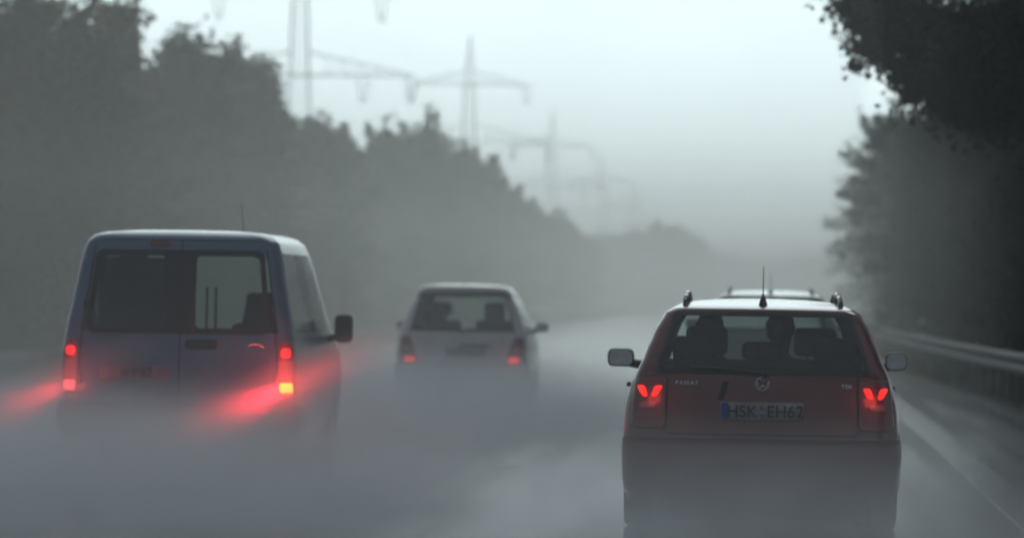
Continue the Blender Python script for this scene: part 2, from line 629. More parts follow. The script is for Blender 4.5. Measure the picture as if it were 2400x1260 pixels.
    if bend is not None:
        bc = np.array([c_ for c_, r_ in bend])
        br = np.array([r_ for c_, r_ in bend])
        nn = (1500 * br ** 2 / (leaf / 0.085) ** 2).astype(int) + 12
        Q5 = leaf_cloud(rng, bc, br * 0.95, nn * 2, leaf)
        bm = bmesh.new()                     # twigs linking the outer clumps back to the crown
        for k in range(len(bc)):
            dd = bc - bc[k]
            ok = (dd[:, 0] > 0.12)
            if ok.any():
                ds = np.where(ok, np.linalg.norm(dd, axis=1), 1e9)
                q_ = int(ds.argmin())
                add_bar(bm, bc[k], bc[q_], 0.008, 4, 0.02)
            else:
                add_bar(bm, bc[k], tuple(pts[4]), 0.02, 5, 0.06)
        obj_bm('branches', bm, M['bark'], root)
        Q = np.concatenate([Q, Q5])
    cz = Q[:, 0, :]
    tone = 0.45 + 0.42 * np.sin(cz[:, 0] * 1.3 + seed) * np.cos(cz[:, 2] * 0.9 + seed * 2) + 0.22 * rng.normal(size=len(Q))
    tone = np.clip(tone + 0.3 * (rng.random() - 0.5), 0, 1)
    np_quads('crown', Q, mat, root, uvrand=tone)
    return root


def px_tree(px, ytop, Y, halfpx, zlow, nleaf, leaf, mat, seed, label, group, name='deciduous_tree', cat='tree', **kw):
    t_ = at(px, ytop, Y)
    s = FPX / Y
    gz = ground_z(t_.x, Y)
    return make_tree(name, (t_.x, Y, gz), (t_.z - gz) * 0.985, halfpx / s * 1.12, zlow, nleaf, leaf, mat, seed, label, group, cat=cat, profile='hedge', **kw)


GL = 'trees in a row behind the left verge'
left = [
    (-260, -90, 98, 260, 'tall olive tree beyond the left frame edge, at the near end of the left row'),
    (70, -50, 106, 230, 'tallest olive brown tree at the far left, crown cut by the top frame edge'),
    (262, -22, 116, 105, 'olive tree at upper left whose top stands just right of the tallest crown'),
    (175, 330, 112, 190, 'lower bushy tree filling the space behind the left side of the van'),
    (395, 118, 124, 85, 'olive tree filling the notch between the tall far left crowns and the spiky one'),
    (445, 62, 128, 95, 'green tree above the van roof with a spiky level top'),
    (585, 92, 138, 92, 'steep sided green tree next to the nearest pylon mast'),
    (420, 330, 134, 170, 'bushy tree directly behind and above the van roof'),
    (735, 258, 158, 95, 'rounded grey green tree just below the long arm of the nearest pylon'),
    (640, 420, 150, 130, 'low wide tree filling in beside the right corner of the van roof'),
    (805, 300, 172, 62, 'small crown at the dip between the van side trees and the domed tree'),
    (905, 295, 190, 72, 'left shoulder of a domed pair, right of the dip in the left skyline'),
    (990, 272, 200, 88, 'domed tree standing highest in the middle of the left skyline'),
    (1085, 335, 216, 72, 'tree at the foot of the second pylon mast'),
    (900, 470, 205, 130, 'low tree above the silver hatchback roof, left of its antenna'),
    (1145, 372, 236, 62, 'grey green tree right of the second pylon mast on the falling skyline'),
    (1200, 445, 258, 52, 'narrow crown halfway down the falling skyline'),
    (1100, 540, 255, 110, 'low broad tree above the right corner of the silver hatchback'),
    (1262, 482, 284, 54, 'crown left of the third pylon mast low in the skyline'),
    (1312, 505, 310, 46, 'crown under the third pylon mast, end of the dense left row'),
    (1352, 550, 340, 42, 'last small crown of the dense left row before the gap'),
]
seed = 11
for k, (px, yt, Y, hp, lab) in enumerate(left):
    lf = 0.10 + 0.0005 * Y
    nlf = 42000 if Y < 145 else (26000 if Y < 220 else 14000)
    mt = M['leaf_left'] if k in (0, 1, 2, 3, 4, 7, 10, 14) else M['leaf_green']
    px_tree(px, yt, Y, hp, 0.1, nlf, lf, mt, seed + k, lab, GL)
GF = 'hazy trees closing the far end of the road'
far = [
    (1405, 572, 420, 48, 'faint tree at the left end of the hazy far clump'),
    (1468, 556, 440, 52, 'faint tree in the left half of the hazy far clump'),
    (1545, 538, 460, 56, 'highest faint tree of the hazy far clump'),
    (1612, 556, 490, 46, 'faint tree at the right end of the hazy far clump'),
    (1668, 606, 560, 44, 'very pale low tree just right of the far clump'),
    (1728, 620, 610, 48, 'very pale low tree above the left roof rail of the red estate'),
    (1790, 626, 650, 48, 'very pale low tree behind the antenna of the red estate'),
    (1850, 620, 680, 48, 'very pale low tree right of the red estate antenna'),
    (1912, 614, 690, 50, 'very pale tree above the right roof rail of the red estate'),
    (1975, 612, 700, 50, 'very pale tree nearest the dark right edge of the wood'),
    (2040, 610, 720, 52, 'very pale tree half hidden by the dark right trees'),
]
for k, (px, yt, Y, hp, lab) in enumerate(far):
    px_tree(px, yt, Y, hp, 0.0, 5000, 0.55, M['leaf_green'], 70 + k, lab, GF)

GR = 'dark trees behind the right guardrail'
# (x, y, H, R, zlow, leaves, leaf size, lean, label)
right = [
    (7.4, 60, 19.0, 4.2, 3.4, 120000, 0.085, 'large dark tree at upper right whose branches overhang the road', dict(lean=(-1.2, 0))),
    (9.0, 78, 21.0, 4.4, 0.6, 52000, 0.13, 'near black tree filling the right frame edge behind the guardrail'),
    (7.9, 69, 6.4, 2.6, 0.1, 34000, 0.11, 'near black bushy tree low against the right frame edge'),
    (7.2, 92, 17.0, 3.3, 0.1, 42000, 0.12, 'dark tree right of the wood corner, under the overhanging branches'),
    (5.1, 112, 6.7, 2.5, 0.2, 42000, 0.12, 'dark tree with a pointed side branch reaching left over the road edge'),
    (5.3, 138, 6.2, 2.4, 0.1, 26000, 0.14, 'grey tree edge behind the one with the pointed side branch'),
    (8.0, 126, 16.0, 3.4, 0.2, 26000, 0.15, 'tall dark tree in the middle of the right wood'),
    (5.9, 168, 7.5, 2.6, 0.1, 16000, 0.17, 'hazy tree at the left edge of the right wood'),
    (10.5, 100, 20.0, 3.8, 0.4, 26000, 0.15, 'tall dark tree deep in the right wood'),
    (6.5, 205, 8.5, 3.0, 0.1, 11000, 0.22, 'hazy tree low at the far end of the right wood'),
    (7.6, 250, 10.0, 3.6, 0.1, 9000, 0.28, 'farthest hazy tree of the right wood'),
    (8.6, 36, 18.0, 3.8, 0.4, 12000, 0.2, 'tree of the right wood standing closer than the frame shows'),
    (8.8, 22, 18.0, 3.8, 0.4, 12000, 0.2, 'tree of the right wood standing alongside the camera car'),
    (8.4, 50, 19.0, 3.8, 0.4, 26000, 0.12, 'dark tree just outside the right frame edge'),
]
for k, r_ in enumerate(right):
    x, y, H, R, zl, nlf, lf, lab = r_[:8]
    kw = r_[8] if len(r_) > 8 else {}
    s = FPX / y
    if k == 0:
        bend = []
        for (qx, qy, rr) in ((1990, 20, .34), (2015, 60, .36), (2045, 100, .34), (2010, 120, .2), (2003, 160, .16), (2060, 20, .5), (2080, 130, .36), (2105, 185, .26),
                             (2140, 60, .6), (2160, 150, .45), (2200, 90, .6), (2130, 215, .2), (2210, 190, .5), (2270, 60, .7), (2270, 200, .6), (1985, -30, .5), (2060, -50, .6),
                             (2150, -40, .7), (2340, 160, .7), (2340, 40, .7), (2250, 260, .5), (2330, 280, .6), (2390, 230, .6), (2080, 60, .5), (2110, 100, .5), (2120, 20, .6), (2180, 120, .6), (2050, 140, .25), (2180, 220, .5), (2230, 130, .7), (2300, 100, .8), (2300, 230, .7), (2370, 90, .8), (2020, 10, .4), (2150, 190, .4)):
            p = at(qx, qy, y - 1.0 + 2 * ((qx * 7) % 10) / 10)
            bend.append(((p.x - x, p.y - y, p.z - ground_z(x, y)), rr))
        kw['bend'] = bend
    if k == 4:
        bend = []
        for (qx, qy, rr) in ((1968, 456, .1), (1985, 462, .16), (2005, 468, .24), (2030, 470, .4), (2005, 505, .2), (2012, 522, .12), (2012, 425, .3), (2030, 380, .3), (2050, 330, .35), (2085, 285, .4), (2040, 560, .35), (2045, 620, .3)):
            p = at(qx, qy, y)
            bend.append(((p.x - x, p.y - y, p.z - ground_z(x, y)), rr))
        kw['bend'] = bend
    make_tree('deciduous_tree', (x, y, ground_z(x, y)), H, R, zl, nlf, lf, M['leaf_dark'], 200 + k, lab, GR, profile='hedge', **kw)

GS = 'shrubs along the foot of the right wood'
shr = [(5.6, 64, 2.6, 1.3), (5.2, 72, 2.2, 1.1), (6.2, 80, 3.0, 1.5), (5.0, 86, 2.0, 1.0), (5.0, 95, 2.4, 1.1), (4.6, 104, 2.0, 1.0), (4.6, 118, 2.4, 1.1), (4.8, 130, 2.2, 1.1), (5.0, 150, 2.6, 1.3)]
slabs = ['rounded dark shrub behind the guardrail nearest the right frame edge', 'second dark shrub from the right frame edge behind the guardrail',
         'tallest dark shrub behind the guardrail, third from the right frame edge', 'small dark shrub behind the guardrail below the tallest wood edge',
         'dark shrub behind the guardrail right of the two marker posts', 'small shrub directly behind the nearer marker post',
         'dark shrub between the two marker posts', 'dark shrub just past the farther marker post', 'hazy shrub at the far end of the shrub row on the right']
for k, (x, y, H, R) in enumerate(shr):
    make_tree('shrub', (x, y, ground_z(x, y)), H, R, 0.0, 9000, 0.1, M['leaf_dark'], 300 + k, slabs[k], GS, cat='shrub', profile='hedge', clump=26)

# verge grass
rng = np.random.default_rng(5)
Q = []
nb = 60000
yy = 60 + 180 * rng.random(nb) ** 1.3
side = rng.random(nb) < 0.6
P = np.zeros((nb, 3))
for i in range(nb):
    y = yy[i]
    if side[i]:
        x = edge_x(LEFT_EDGE, y) - 0.5 - 5.5 * rng.random()
    else:
        x = edge_x(RIGHT_EDGE, y) + 0.15 + 2.2 * rng.random()
    P[i] = (x, y, ground_z(x, y))
h = 0.10 + 0.28 * rng.random(nb)
dx = rng.normal(size=nb) * 0.07
wd = 0.012 + 0.012 * rng.random(nb)
a = P.copy(); a[:, 0] -= wd
c = P.copy(); c[:, 0] += wd
top = P.copy(); top[:, 2] += h; top[:, 0] += dx
Q = np.stack([a, c, top + np.array([0.004, 0, 0]), top - np.array([0.004, 0, 0])], axis=1)
gr = np_quads('grass', Q, M['grass'], uvrand=np.clip(0.5 + 0.3 * rng.normal(size=nb), 0, 1))
meta(gr, 'rough grass on the verges beside the road', 'grass', kind='stuff')

# ------------------------------------------------------------------ guardrail (right)
RAIL = [(38, 4.15), (55, 3.85), (68, 3.57), (80, 3.3), (95, 3.08), (107, 2.92), (125, 2.8), (160, 2.75), (220, 2.8), (330, 2.9)]


def rail_x(y):
    return float(np.interp(y, [p[0] for p in RAIL], [p[1] for p in RAIL]))


gd = empty('guardrail', (rail_x(80), 80, 0))
meta(gd, 'galvanised W-beam guardrail along the right edge of the motorway', 'guardrail')
prof = [(0.0, 0.44), (-0.035, 0.455), (-0.075, 0.49), (-0.08, 0.53), (-0.035, 0.565), (-0.005, 0.595), (-0.035, 0.625), (-0.08, 0.66), (-0.075, 0.70), (-0.035, 0.735), (0.0, 0.75)]
y = 40.0
while y < 260:
    V, F = [], []
    for k in range(2):
        yk = y + 3.99 * k
        for (dx, z) in prof:
            V.append((rail_x(yk) + dx - gd.location.x, yk - 80, z))
        for (dx, z) in prof:
            V.append((rail_x(yk) + dx + 0.004 - gd.location.x, yk - 80, z))
    n_ = len(prof)
    for i in range(n_ - 1):
        F.append((i, i + 1, 2 * n_ + i + 1, 2 * n_ + i))
        F.append((n_ + i, 3 * n_ + i, 3 * n_ + i + 1, n_ + i + 1))
    from_lists('rail_beam', V, F, M['steel'], gd)
    for py_ in (y + 1.0, y + 3.0):
        bm = bmesh.new()
        add_box(bm, (rail_x(py_) + 0.10 - gd.location.x, py_ - 80, 0.27), (0.10, 0.055, 0.86))
        obj_bm('post', bm, M['post'], gd, smooth=False)
    y += 4.0

for (yy_, xx_, lab) in ((109, 3.42, 'nearer slim marker post standing behind the right guardrail'), (146, 3.72, 'farther slim marker post standing behind the right guardrail')):
    dp = empty('marker_post', (xx_, yy_, ground_z(xx_, yy_)))
    meta(dp, lab, 'marker post', 'marker posts on the right verge')
    bm = bmesh.new()
    add_box(bm, (0, 0, 0.45), (0.12, 0.1, 1.3))
    bevel_all(bm, 0.02, 2)
    for v in bm.verts:
        if v.co.z > 1.0: v.co.z -= (v.co.x + 0.06) * 0.5
    obj_bm('post', bm, principled('post_plastic', (0.35, 0.36, 0.36), 0.5, noise=(5, 0.2)), dp)
    bm = bmesh.new()
    add_box(bm, (0, -0.052, 0.82), (0.122, 0.006, 0.2))
    obj_bm('black_band', bm, M['black'], dp, smooth=False)

# pale signboard low on the left verge, far ahead
p = at(1290, 708, 285)
sb = empty('sign_board', (p.x, 285, ground_z(p.x, 285)))
meta(sb, 'pale blank looking board low on the left verge, right of the silver hatchback', 'board')
bm = bmesh.new()
add_box(bm, (0, 0, p.z - sb.location.z), (1.3, 0.06, 0.46))
bevel_all(bm, 0.02, 2)
obj_bm('panel', bm, principled('pale_panel', (0.62, 0.64, 0.64), 0.6, noise=(2, 0.15)), sb)
for sx in (-0.45, 0.45):
    bm = bmesh.new()
    add_bar(bm, (sx, 0.06, -0.2), (sx, 0.06, p.z - sb.location.z + 0.2), 0.035, 8)
    obj_bm('leg', bm, M['post'], sb)


# ------------------------------------------------------------------ pylons
def lat_mast(bm, hw, z0, z1, step):
    """square lattice mast; hw(z) half width"""
    zs = [z0]
    while zs[-1] < z1 - 0.3:
        zs.append(min(z1, zs[-1] + max(1.0, hw(zs[-1]) * step)))
    for i in range(len(zs) - 1):
        a, c = zs[i], zs[i + 1]
        ha, hc = hw(a), hw(c)
        cor = [(-1, -1), (1, -1), (1, 1), (-1, 1)]
        for q in range(4):
            s0, s1 = cor[q], cor[(q + 1) % 4]
            add_bar(bm, (s0[0] * ha, s0[1] * ha, a), (s0[0] * hc, s0[1] * hc, c), 0.075, 4)
            add_bar(bm, (s0[0] * ha, s0[1] * ha, a), (s1[0] * hc, s1[1] * hc, c), 0.025, 3)
            add_bar(bm, (s1[0] * ha, s1[1] * ha, a), (s0[0] * hc, s0[1] * hc, c), 0.025, 3)
            add_bar(bm, (s0[0] * hc, s0[1] * hc, c), (s1[0] * hc, s1[1] * hc, c), 0.025, 3)


def make_pylon():
    root = empty('electricity_pylon')
    def hw(z):
        if z < 29: return 2.6 - (2.6 - 1.25) * z / 29
        if z < 41: return 1.25 - 0.35 * (z - 29) / 12
        return max(0.06, 0.9 * (49.5 - z) / 8.5)
    bm = bmesh.new()
    lat_mast(bm, hw, -0.5, 49.4, 1.6)
    obj_bm('mast', bm, M['lattice'], root, smooth=False)
    for (z, L, rise) in ((29.4, 15.0, 3.0), (40.0, 11.0, 2.4)):
        for sx in (-1, 1):
            bm = bmesh.new()
            h = hw(z)
            for sy in (-1, 1):
                add_bar(bm, (0, sy * h, z), (sx * L, 0, z), 0.08, 4)
                add_bar(bm, (sx * h, sy * h, z + rise), (sx * L, 0, z + 0.1), 0.06, 4)
                prev = None
                for k in range(1, 6):
                    f = k / 6
                    x = sx * (h + (L - h) * f)
                    zt = z + rise * (1 - f)
                    yk = sy * h * (1 - f)
                    add_bar(bm, (x, yk, z), (x, yk, zt), 0.025, 3)
                    if prev: add_bar(bm, (prev[0], prev[1], z), (x, yk, zt), 0.022, 3)
                    prev = (x, yk)
            for k in range(6):
                f, g_ = k / 6, (k + 1) / 6
                xa, xb = sx * (h + (L - h) * f), sx * (h + (L - h) * g_)
                add_bar(bm, (xa, h * (1 - f), z), (xb, -h * (1 - g_), z), 0.022, 3)
            obj_bm('crossarm', bm, M['lattice'], root, smooth=False)
            for xi in ((L - 0.3, L * 0.56) if z < 35 else (L - 0.3,)):
                bm = bmesh.new()
                for dxx in (-0.75, 0.75):
                    add_bar(bm, (sx * xi + dxx, 0, z), (sx * xi + dxx * 0.35, 0, z - 3.2), 0.04, 4)
                    for q in range(8):
                        f = 0.15 + q * 0.1
                        cxx = sx * xi + dxx * (1 - 0.65 * f)
                        bmesh.ops.create_cone(bm, cap_ends=True, segments=8, radius1=0.17, radius2=0.08, depth=0.16, matrix=Matrix.Translation((cxx, 0, z - 3.2 * f)))
                add_bar(bm, (sx * xi - 0.45, 0, z - 3.25), (sx * xi + 0.45, 0, z - 3.25), 0.12, 4)
                obj_bm('insulator', bm, M['insulator'], root)
    return root


def copy_thing(root):
    r = root.copy()
    COL.objects.link(r)
    for ch in list(root.children):
        c_ = ch.copy()
        COL.objects.link(c_)
        c_.parent = r
        for g_ in list(ch.children):
            d_ = g_.copy()
            COL.objects.link(d_)
            d_.parent = c_
    return r


py0 = make_pylon()
plist = [(695, 640, 'nearest lattice pylon at upper left, its top cut off by the frame'),
         (1095, 915, 'second lattice pylon with its whole pointed top in the sky'),
         (1290, 1300, 'third and fainter lattice pylon above the end of the left tree row'),
         (1408, 1700, 'fourth lattice pylon, a faint trace above the gap in the trees'),
         (1487, 2120, 'farthest lattice pylon, barely visible above the far tree clump')]
for k, (px, Y, lab) in enumerate(plist):
    o = py0 if k == 0 else copy_thing(py0)
    o.location = (at(px, 600, Y).x, Y, 0)
    meta(o, lab, 'pylon', 'lattice power pylons in a line')


# ------------------------------------------------------------------ vehicles
class Body:
    """Body as stacked horizontal outlines. rows: (z, halfwidth, y_rear, y_front, corner radius)."""

    def __init__(self, rows, bow, fine=3, urear=None, tside=None, taper=0.04):
        R = np.array(rows, float)
        zs = []
        for i in range(len(R) - 1):
            n_ = fine
            for k in range(n_):
                zs.append((i + k / n_))
        zs.append(len(R) - 1)
        out = []
        for s_ in zs:
            i = min(int(s_), len(R) - 2)
            f = s_ - i
            p1, p2 = R[i], R[i + 1]
            p0 = R[i - 1] if i > 0 else p1
            p3 = R[i + 2] if i + 2 < len(R) else p2
            # cardinal interpolation, tempered to stay near-linear across sharp kinks
            c = 0.3
            m1, m2 = c * (p2 - p0), c * (p3 - p1)
            h00 = 2 * f**3 - 3 * f**2 + 1; h10 = f**3 - 2 * f**2 + f
            h01 = -2 * f**3 + 3 * f**2; h11 = f**3 - f**2
            v = h00 * p1 + h10 * m1 + h01 * p2 + h11 * m2
            v[0] = p1[0] + (p2[0] - p1[0]) * f
            out.append(v)
        self.rows = np.array(out)
        self.bow = bow
        self.taper = taper
        self.urear = urear
        self.tside = tside

    def row(self, z):
        return np.array([np.interp(z, self.rows[:, 0], self.rows[:, k]) for k in range(5)])

    def rear(self, x, z, off=0.0):
        _, w, yr, yf, r = self.row(z)
        half = max(0.02, w - r)
        ax = abs(x)
        if ax <= half:
            y = yr + self.bow * (ax / half) ** 2
        else:
            d = min(ax - half, r * 0.98)
            y = yr + self.bow + r - math.sqrt(r * r - d * d)
        return Vector((x, y - off, z))

    def outline(self, row, inset=0.0):
        z, w, yr, yf, r = row
        w -= inset
        half = max(0.005, w - r)
        yr0 = yr + inset
        pts, tag = [], []
        U = self.urear
        for u in U:
            pts.append((u * half, yr0 + self.bow * u * u)); tag.append(('r', u))
        n_ = 6
        for k in range(1, n_):
            a = k / n_ * PI / 2
            pts.append((half + r * math.sin(a), yr0 + self.bow + r - r * math.cos(a))); tag.append(('c', 0))
        y0, y1 = yr0 + self.bow + r, yf - r
        for t_ in self.tside:
            xw = half + r - self.taper * max(0, t_ - 0.5) ** 2
            pts.append((xw, y0 + (y1 - y0) * t_)); tag.append(('s', t_))
        wf = half + r - self.taper * 0.25
        for k in range(1, n_):
            a = k / n_ * PI / 2
            pts.append((wf - r + r * math.cos(a), y1 + r * math.sin(a))); tag.append(('c', 0))
        hf = wf - r
        for u in reversed(U):
            pts.append((u * hf, y1 + r + self.bow * (1 - u * u))); tag.append(('f', u))
        for k in range(1, n_):
            a = k / n_ * PI / 2
            pts.append((-(wf - r) - r * math.sin(a), y1 + r * math.cos(a))); tag.append(('c', 0))
        for t_ in reversed(self.tside):
            xw = half + r - self.taper * max(0, t_ - 0.5) ** 2
            pts.append((-xw, y0 + (y1 - y0) * t_)); tag.append(('s', t_))
        for k in range(1, n_):
            a = k / n_ * PI / 2
            pts.append((-half - r * math.cos(a), yr0 + self.bow + r - r * math.sin(a))); tag.append(('c', 0))
        return pts, tag

    def build(self, paint, root, zwin, uw, swin, uf=0.9, window_rows=None):
        """window cells: rear |u|<=uw, sides in ranges swin, front |u|<=uf, z in zwin"""
        V = []
        tags = None
        for row in self.rows:
            p, tags = self.outline(row)
            V += [(x, y, row[0]) for x, y in p]
        n_ = len(tags)
        m_ = len(self.rows)
        groups = {'body': []}
        for j in range(m_ - 1):
            zm = (self.rows[j][0] + self.rows[j + 1][0]) / 2
            for i in range(n_):
                i2 = (i + 1) % n_
                f = (j * n_ + i, j * n_ + i2, (j + 1) * n_ + i2, (j + 1) * n_ + i)
                key = 'body'
                ta, tb = tags[i], tags[i2]
                if zwin[0] < zm < zwin[1]:
                    if ta[0] == 'r' and tb[0] == 'r' and abs(ta[1] + tb[1]) / 2 < uw:
                        key = 'rear_window'
                    elif ta[0] == 'f' and tb[0] == 'f' and abs(ta[1] + tb[1]) / 2 < uf:
                        key = 'windscreen'
                    elif ta[0] == 's' and tb[0] == 's':
                        tm = (ta[1] + tb[1]) / 2
                        for q, (a, c) in enumerate(swin):
                            if a < tm < c:
                                key = 'side_window%d%s' % (q, 'L' if V[f[0]][0] < 0 else 'R')
                groups.setdefault(key, []).append(f)
        groups['body'].append(tuple((m_ - 1) * n_ + i for i in range(n_)))
        for key, fs in groups.items():
            used = sorted({i for f in fs for i in f})
            mp_ = {a: k for k, a in enumerate(used)}
            nm = key if not key.startswith('side') else 'side_window'
            mt = paint if key == 'body' else (M['glass_clear'] if key == 'windscreen' else M['glass'])
            from_lists(nm, [V[i] for i in used], [tuple(mp_[i] for i in f) for f in fs], mt, root)

    # ---- surface patches on the rear face
    def patch(self, name, mat, root, xb, xt, z0, z1, rad, off=0.01, nx=14, nz=12, tilt=0.0):
        """xb=(x0,x1) at the bottom, xt at the top."""
        V, F = [], []
        for j in range(nz + 1):
            f = j / nz
            # denser near the ends
            f = 0.5 - 0.5 * math.cos(PI * f)
            z = z0 + (z1 - z0) * f
            a = xb[0] + (xt[0] - xb[0]) * f
            c = xb[1] + (xt[1] - xb[1]) * f
            d = min(z - z0, z1 - z)
            cut = 0
            if d < rad:
                cut = rad - math.sqrt(max(0, rad * rad - (rad - d) ** 2))
            a += cut; c -= cut
            for i in range(nx + 1):
                x = a + (c - a) * i / nx
                V.append(self.rear(x + tilt * (z - (z0 + z1) / 2), z, off))
        for j in range(nz):
            for i in range(nx):
                q = j * (nx + 1) + i
                F.append((q, q + 1, q + nx + 2, q + nx + 1))
        # skirt
        loop = [i for i in range(nx + 1)] + [j * (nx + 1) + nx for j in range(1, nz + 1)] + [nz * (nx + 1) + i for i in range(nx - 1, -1, -1)] + [j * (nx + 1) for j in range(nz - 1, 0, -1)]
        base = len(V)
        for i in loop:
            V.append(V[i] + Vector((0, off + 0.015, 0)))
        L = len(loop)
        for k in range(L):
            F.append((loop[(k + 1) % L], loop[k], base + k, base + (k + 1) % L))
        return from_lists(name, V, F, mat, root)

    def ring(self, name, mat, root, xb, xt, z0, z1, rad, grow, off=0.006, square_outer=False):
        """frame ring: outer grown by `grow`, inner a rounded trapezoid."""
        def loop(xb_, xt_, a, c, r_):
            pts = []
            hz = c - a
            def ex(z, s_):
                f = (z - a) / hz
                return (xb_[s_] + (xt_[s_] - xb_[s_]) * f)
            n_ = 7
            for (cz, sg, sx, a0) in ((a + r_, -1, 0, PI), (a + r_, -1, 1, 1.5 * PI), (c - r_, 1, 1, 0), (c - r_, 1, 0, 0.5 * PI)):
                for k in range(n_ + 1):
                    an = a0 + PI / 2 * k / n_
                    z = cz + r_ * math.sin(an)
                    xe = ex(cz, sx)
                    cxx = xe + (r_ if sx == 0 else -r_)
                    pts.append((cxx + r_ * math.cos(an) + (ex(z, sx) - ex(cz, sx)), z))
            # subdivide long edges for curvature
            out = []
            for k in range(len(pts)):
                p_, q_ = pts[k], pts[(k + 1) % len(pts)]
                m__ = 8 if k % (n_ + 1) == n_ else 1
                for s_ in range(m__):
                    out.append((p_[0] + (q_[0] - p_[0]) * s_ / m__, p_[1] + (q_[1] - p_[1]) * s_ / m__))
            return out
        inn = loop(xb, xt, z0, z1, rad)
        outl = loop((xb[0] - grow, xb[1] + grow), (xt[0] - grow, xt[1] + grow), z0 - grow, z1 + grow, 0.012 if square_outer else rad + grow * 0.5)
        V = [self.rear(x, z, off) for x, z in inn] + [self.rear(x, z, off) for x, z in outl]
        L = len(inn)
        F = [(k, (k + 1) % L, L + (k + 1) % L, L + k) for k in range(L)]
        return from_lists(name, V, F, mat, root)

    def line(self, name, mat, root, pts, width=0.008, off=0.004):
        V, F = [], []
        for k, (x, z) in enumerate(pts):
            a = pts[max(0, k - 1)]
            c = pts[min(len(pts) - 1, k + 1)]
            d = Vector((c[0] - a[0], c[1] - a[1])).normalized()
            nx_, nz_ = -d.y * width / 2, d.x * width / 2
            V += [self.rear(x + nx_, z + nz_, off), self.rear(x - nx_, z - nz_, off)]
        for k in range(len(pts) - 1):
            F.append((2 * k, 2 * k + 1, 2 * k + 3, 2 * k + 2))
        return from_lists(name, V, F, mat, root)

    def band(self, name, mat, root, z0, z1, off, ymax=0.55, nz=8, prof=None):
        """bumper: band round the rear wrapped onto the sides up to ymax"""
        V, F, cnt = [], [], None
        for j in range(nz + 1):
            f = j / nz
            z = z0 + (z1 - z0) * f
            o_ = off * (math.sin(PI * min(1, max(0, f * 0.9 + 0.05))) ** 0.4)
            row = self.row(z)
            row[1] += o_
            row[2] -= o_
            p, tg = self.outline(row)
            n_ = len(p)
            k = [i for i in range(n_) if p[i][1] <= row[2] + ymax]
            # order from left side round the rear to right side
            lf_ = [i for i in k if i > n_ // 2]
            rt_ = [i for i in k if i <= n_ // 2]
            order = lf_ + rt_
            if cnt is None: cnt = len(order); ordr = order
            for i in ordr:
                V.append((p[i][0], p[i][1], z))
        for j in range(nz):
            for i in range(cnt - 1):
                q = j * cnt + i
                F.append((q, q + 1, q + cnt + 1, q + cnt))
        # inner lip top and bottom
        for (j, sgn) in ((0, 1), (nz, -1)):
            b0 = len(V)
            for i in range(cnt):
                v = Vector(V[j * cnt + i])
                V.append((v.x * 0.95, v.y + 0.06, v.z))
            for i in range(cnt - 1):
                F.append((j * cnt + i, b0 + i, b0 + i + 1, j * cnt + i + 1))
        return from_lists(name, V, F, mat, root)


def text_mesh(name, body_txt, size, mat, parent, loc, sx=1.0, ext=0.002, bold=0.0):
    """each character is a mesh of its own, set side by side"""
    made, x = [], 0.0
    for ch in body_txt:
        if ch == ' ':
            x += size * 0.26
            continue
        cu = bpy.data.curves.new(name, 'FONT')
        cu.body = ch
        cu.size = size
        cu.extrude = ext
        cu.offset = bold
        tmp = bpy.data.objects.new(name, cu)
        COL.objects.link(tmp)
        bpy.context.view_layer.update()
        dg = bpy.context.evaluated_depsgraph_get()
        me = bpy.data.meshes.new_from_object(tmp.evaluated_get(dg))
        bpy.data.objects.remove(tmp, do_unlink=True)
        me.materials.clear()
        xsv = [v.co.x for v in me.vertices]
        x0, x1 = min(xsv), max(xsv)
        for v in me.vertices:
            v.co.x -= x0
        o = obj_me(name, me, mat, parent, smooth=False)
        made.append((o, x))
        x += (x1 - x0) + size * 0.10
    tot = x - size * 0.10
    for o, xo in made:
        o.location = Vector(loc) + Vector(((xo - tot / 2) * sx, 0, -size * 0.35))
        o.rotation_euler = (PI / 2, 0, 0)
        o.scale = (sx, 1, 1)
    return made


def underbody(root, length, hw):
    bm = bmesh.new()
    add_box(bm, (0, length / 2 + 0.15, 0.21), (hw * 2, length - 0.3, 0.26))
    add_bar(bm, (-hw - 0.1, 0.95, 0.24), (hw + 0.1, 0.95, 0.24), 0.05, 8)
    add_bar(bm, (-0.35, 0.12, 0.21), (-0.35, 1.2, 0.23), 0.035, 10)
    obj_bm('underbody', bm, M['black'], root, smooth=False)


def wheel(root, x, y, r=0.31, w=0.2):
    bm = bmesh.new()
    MR = Matrix.Rotation(PI / 2, 4, 'Y')
    pr = [(r * 0.62, w / 2 - .02), (r * 0.9, w / 2), (r * 0.985, w / 2 - 0.02), (r, w / 2 - 0.045)]
    pr = pr + [(a, -c) for a, c in reversed(pr)]
    seg = 28
    vs = [[bm.verts.new((c, a * math.cos(2 * PI * k / seg), a * math.sin(2 * PI * k / seg))) for a, c in pr] for k in range(seg)]
    for k in range(seg):
        for i in range(len(pr) - 1):
            bm.faces.new((vs[k][i], vs[k][i + 1], vs[(k + 1) % seg][i + 1], vs[(k + 1) % seg][i]))
    o = obj_bm('wheel', bm, M['rubber'], root)
    o.location = (x, y, r)
    bm = bmesh.new()
    bmesh.ops.create_cone(bm, cap_ends=True, segments=24, radius1=r * 0.6, radius2=r * 0.5, depth=w * 0.86, matrix=MR)
    for k in range(5):
        a = k * 2 * PI / 5
        add_box(bm, (w * 0.44 * (1 if x > 0 else -1), math.cos(a) * r * .33, math.sin(a) * r * .33), (0.02, 0.07, r * 0.5), Matrix.Rotation(a - PI / 2, 3, 'X'))
    obj_bm('rim', bm, M['rim'], o)
    return o


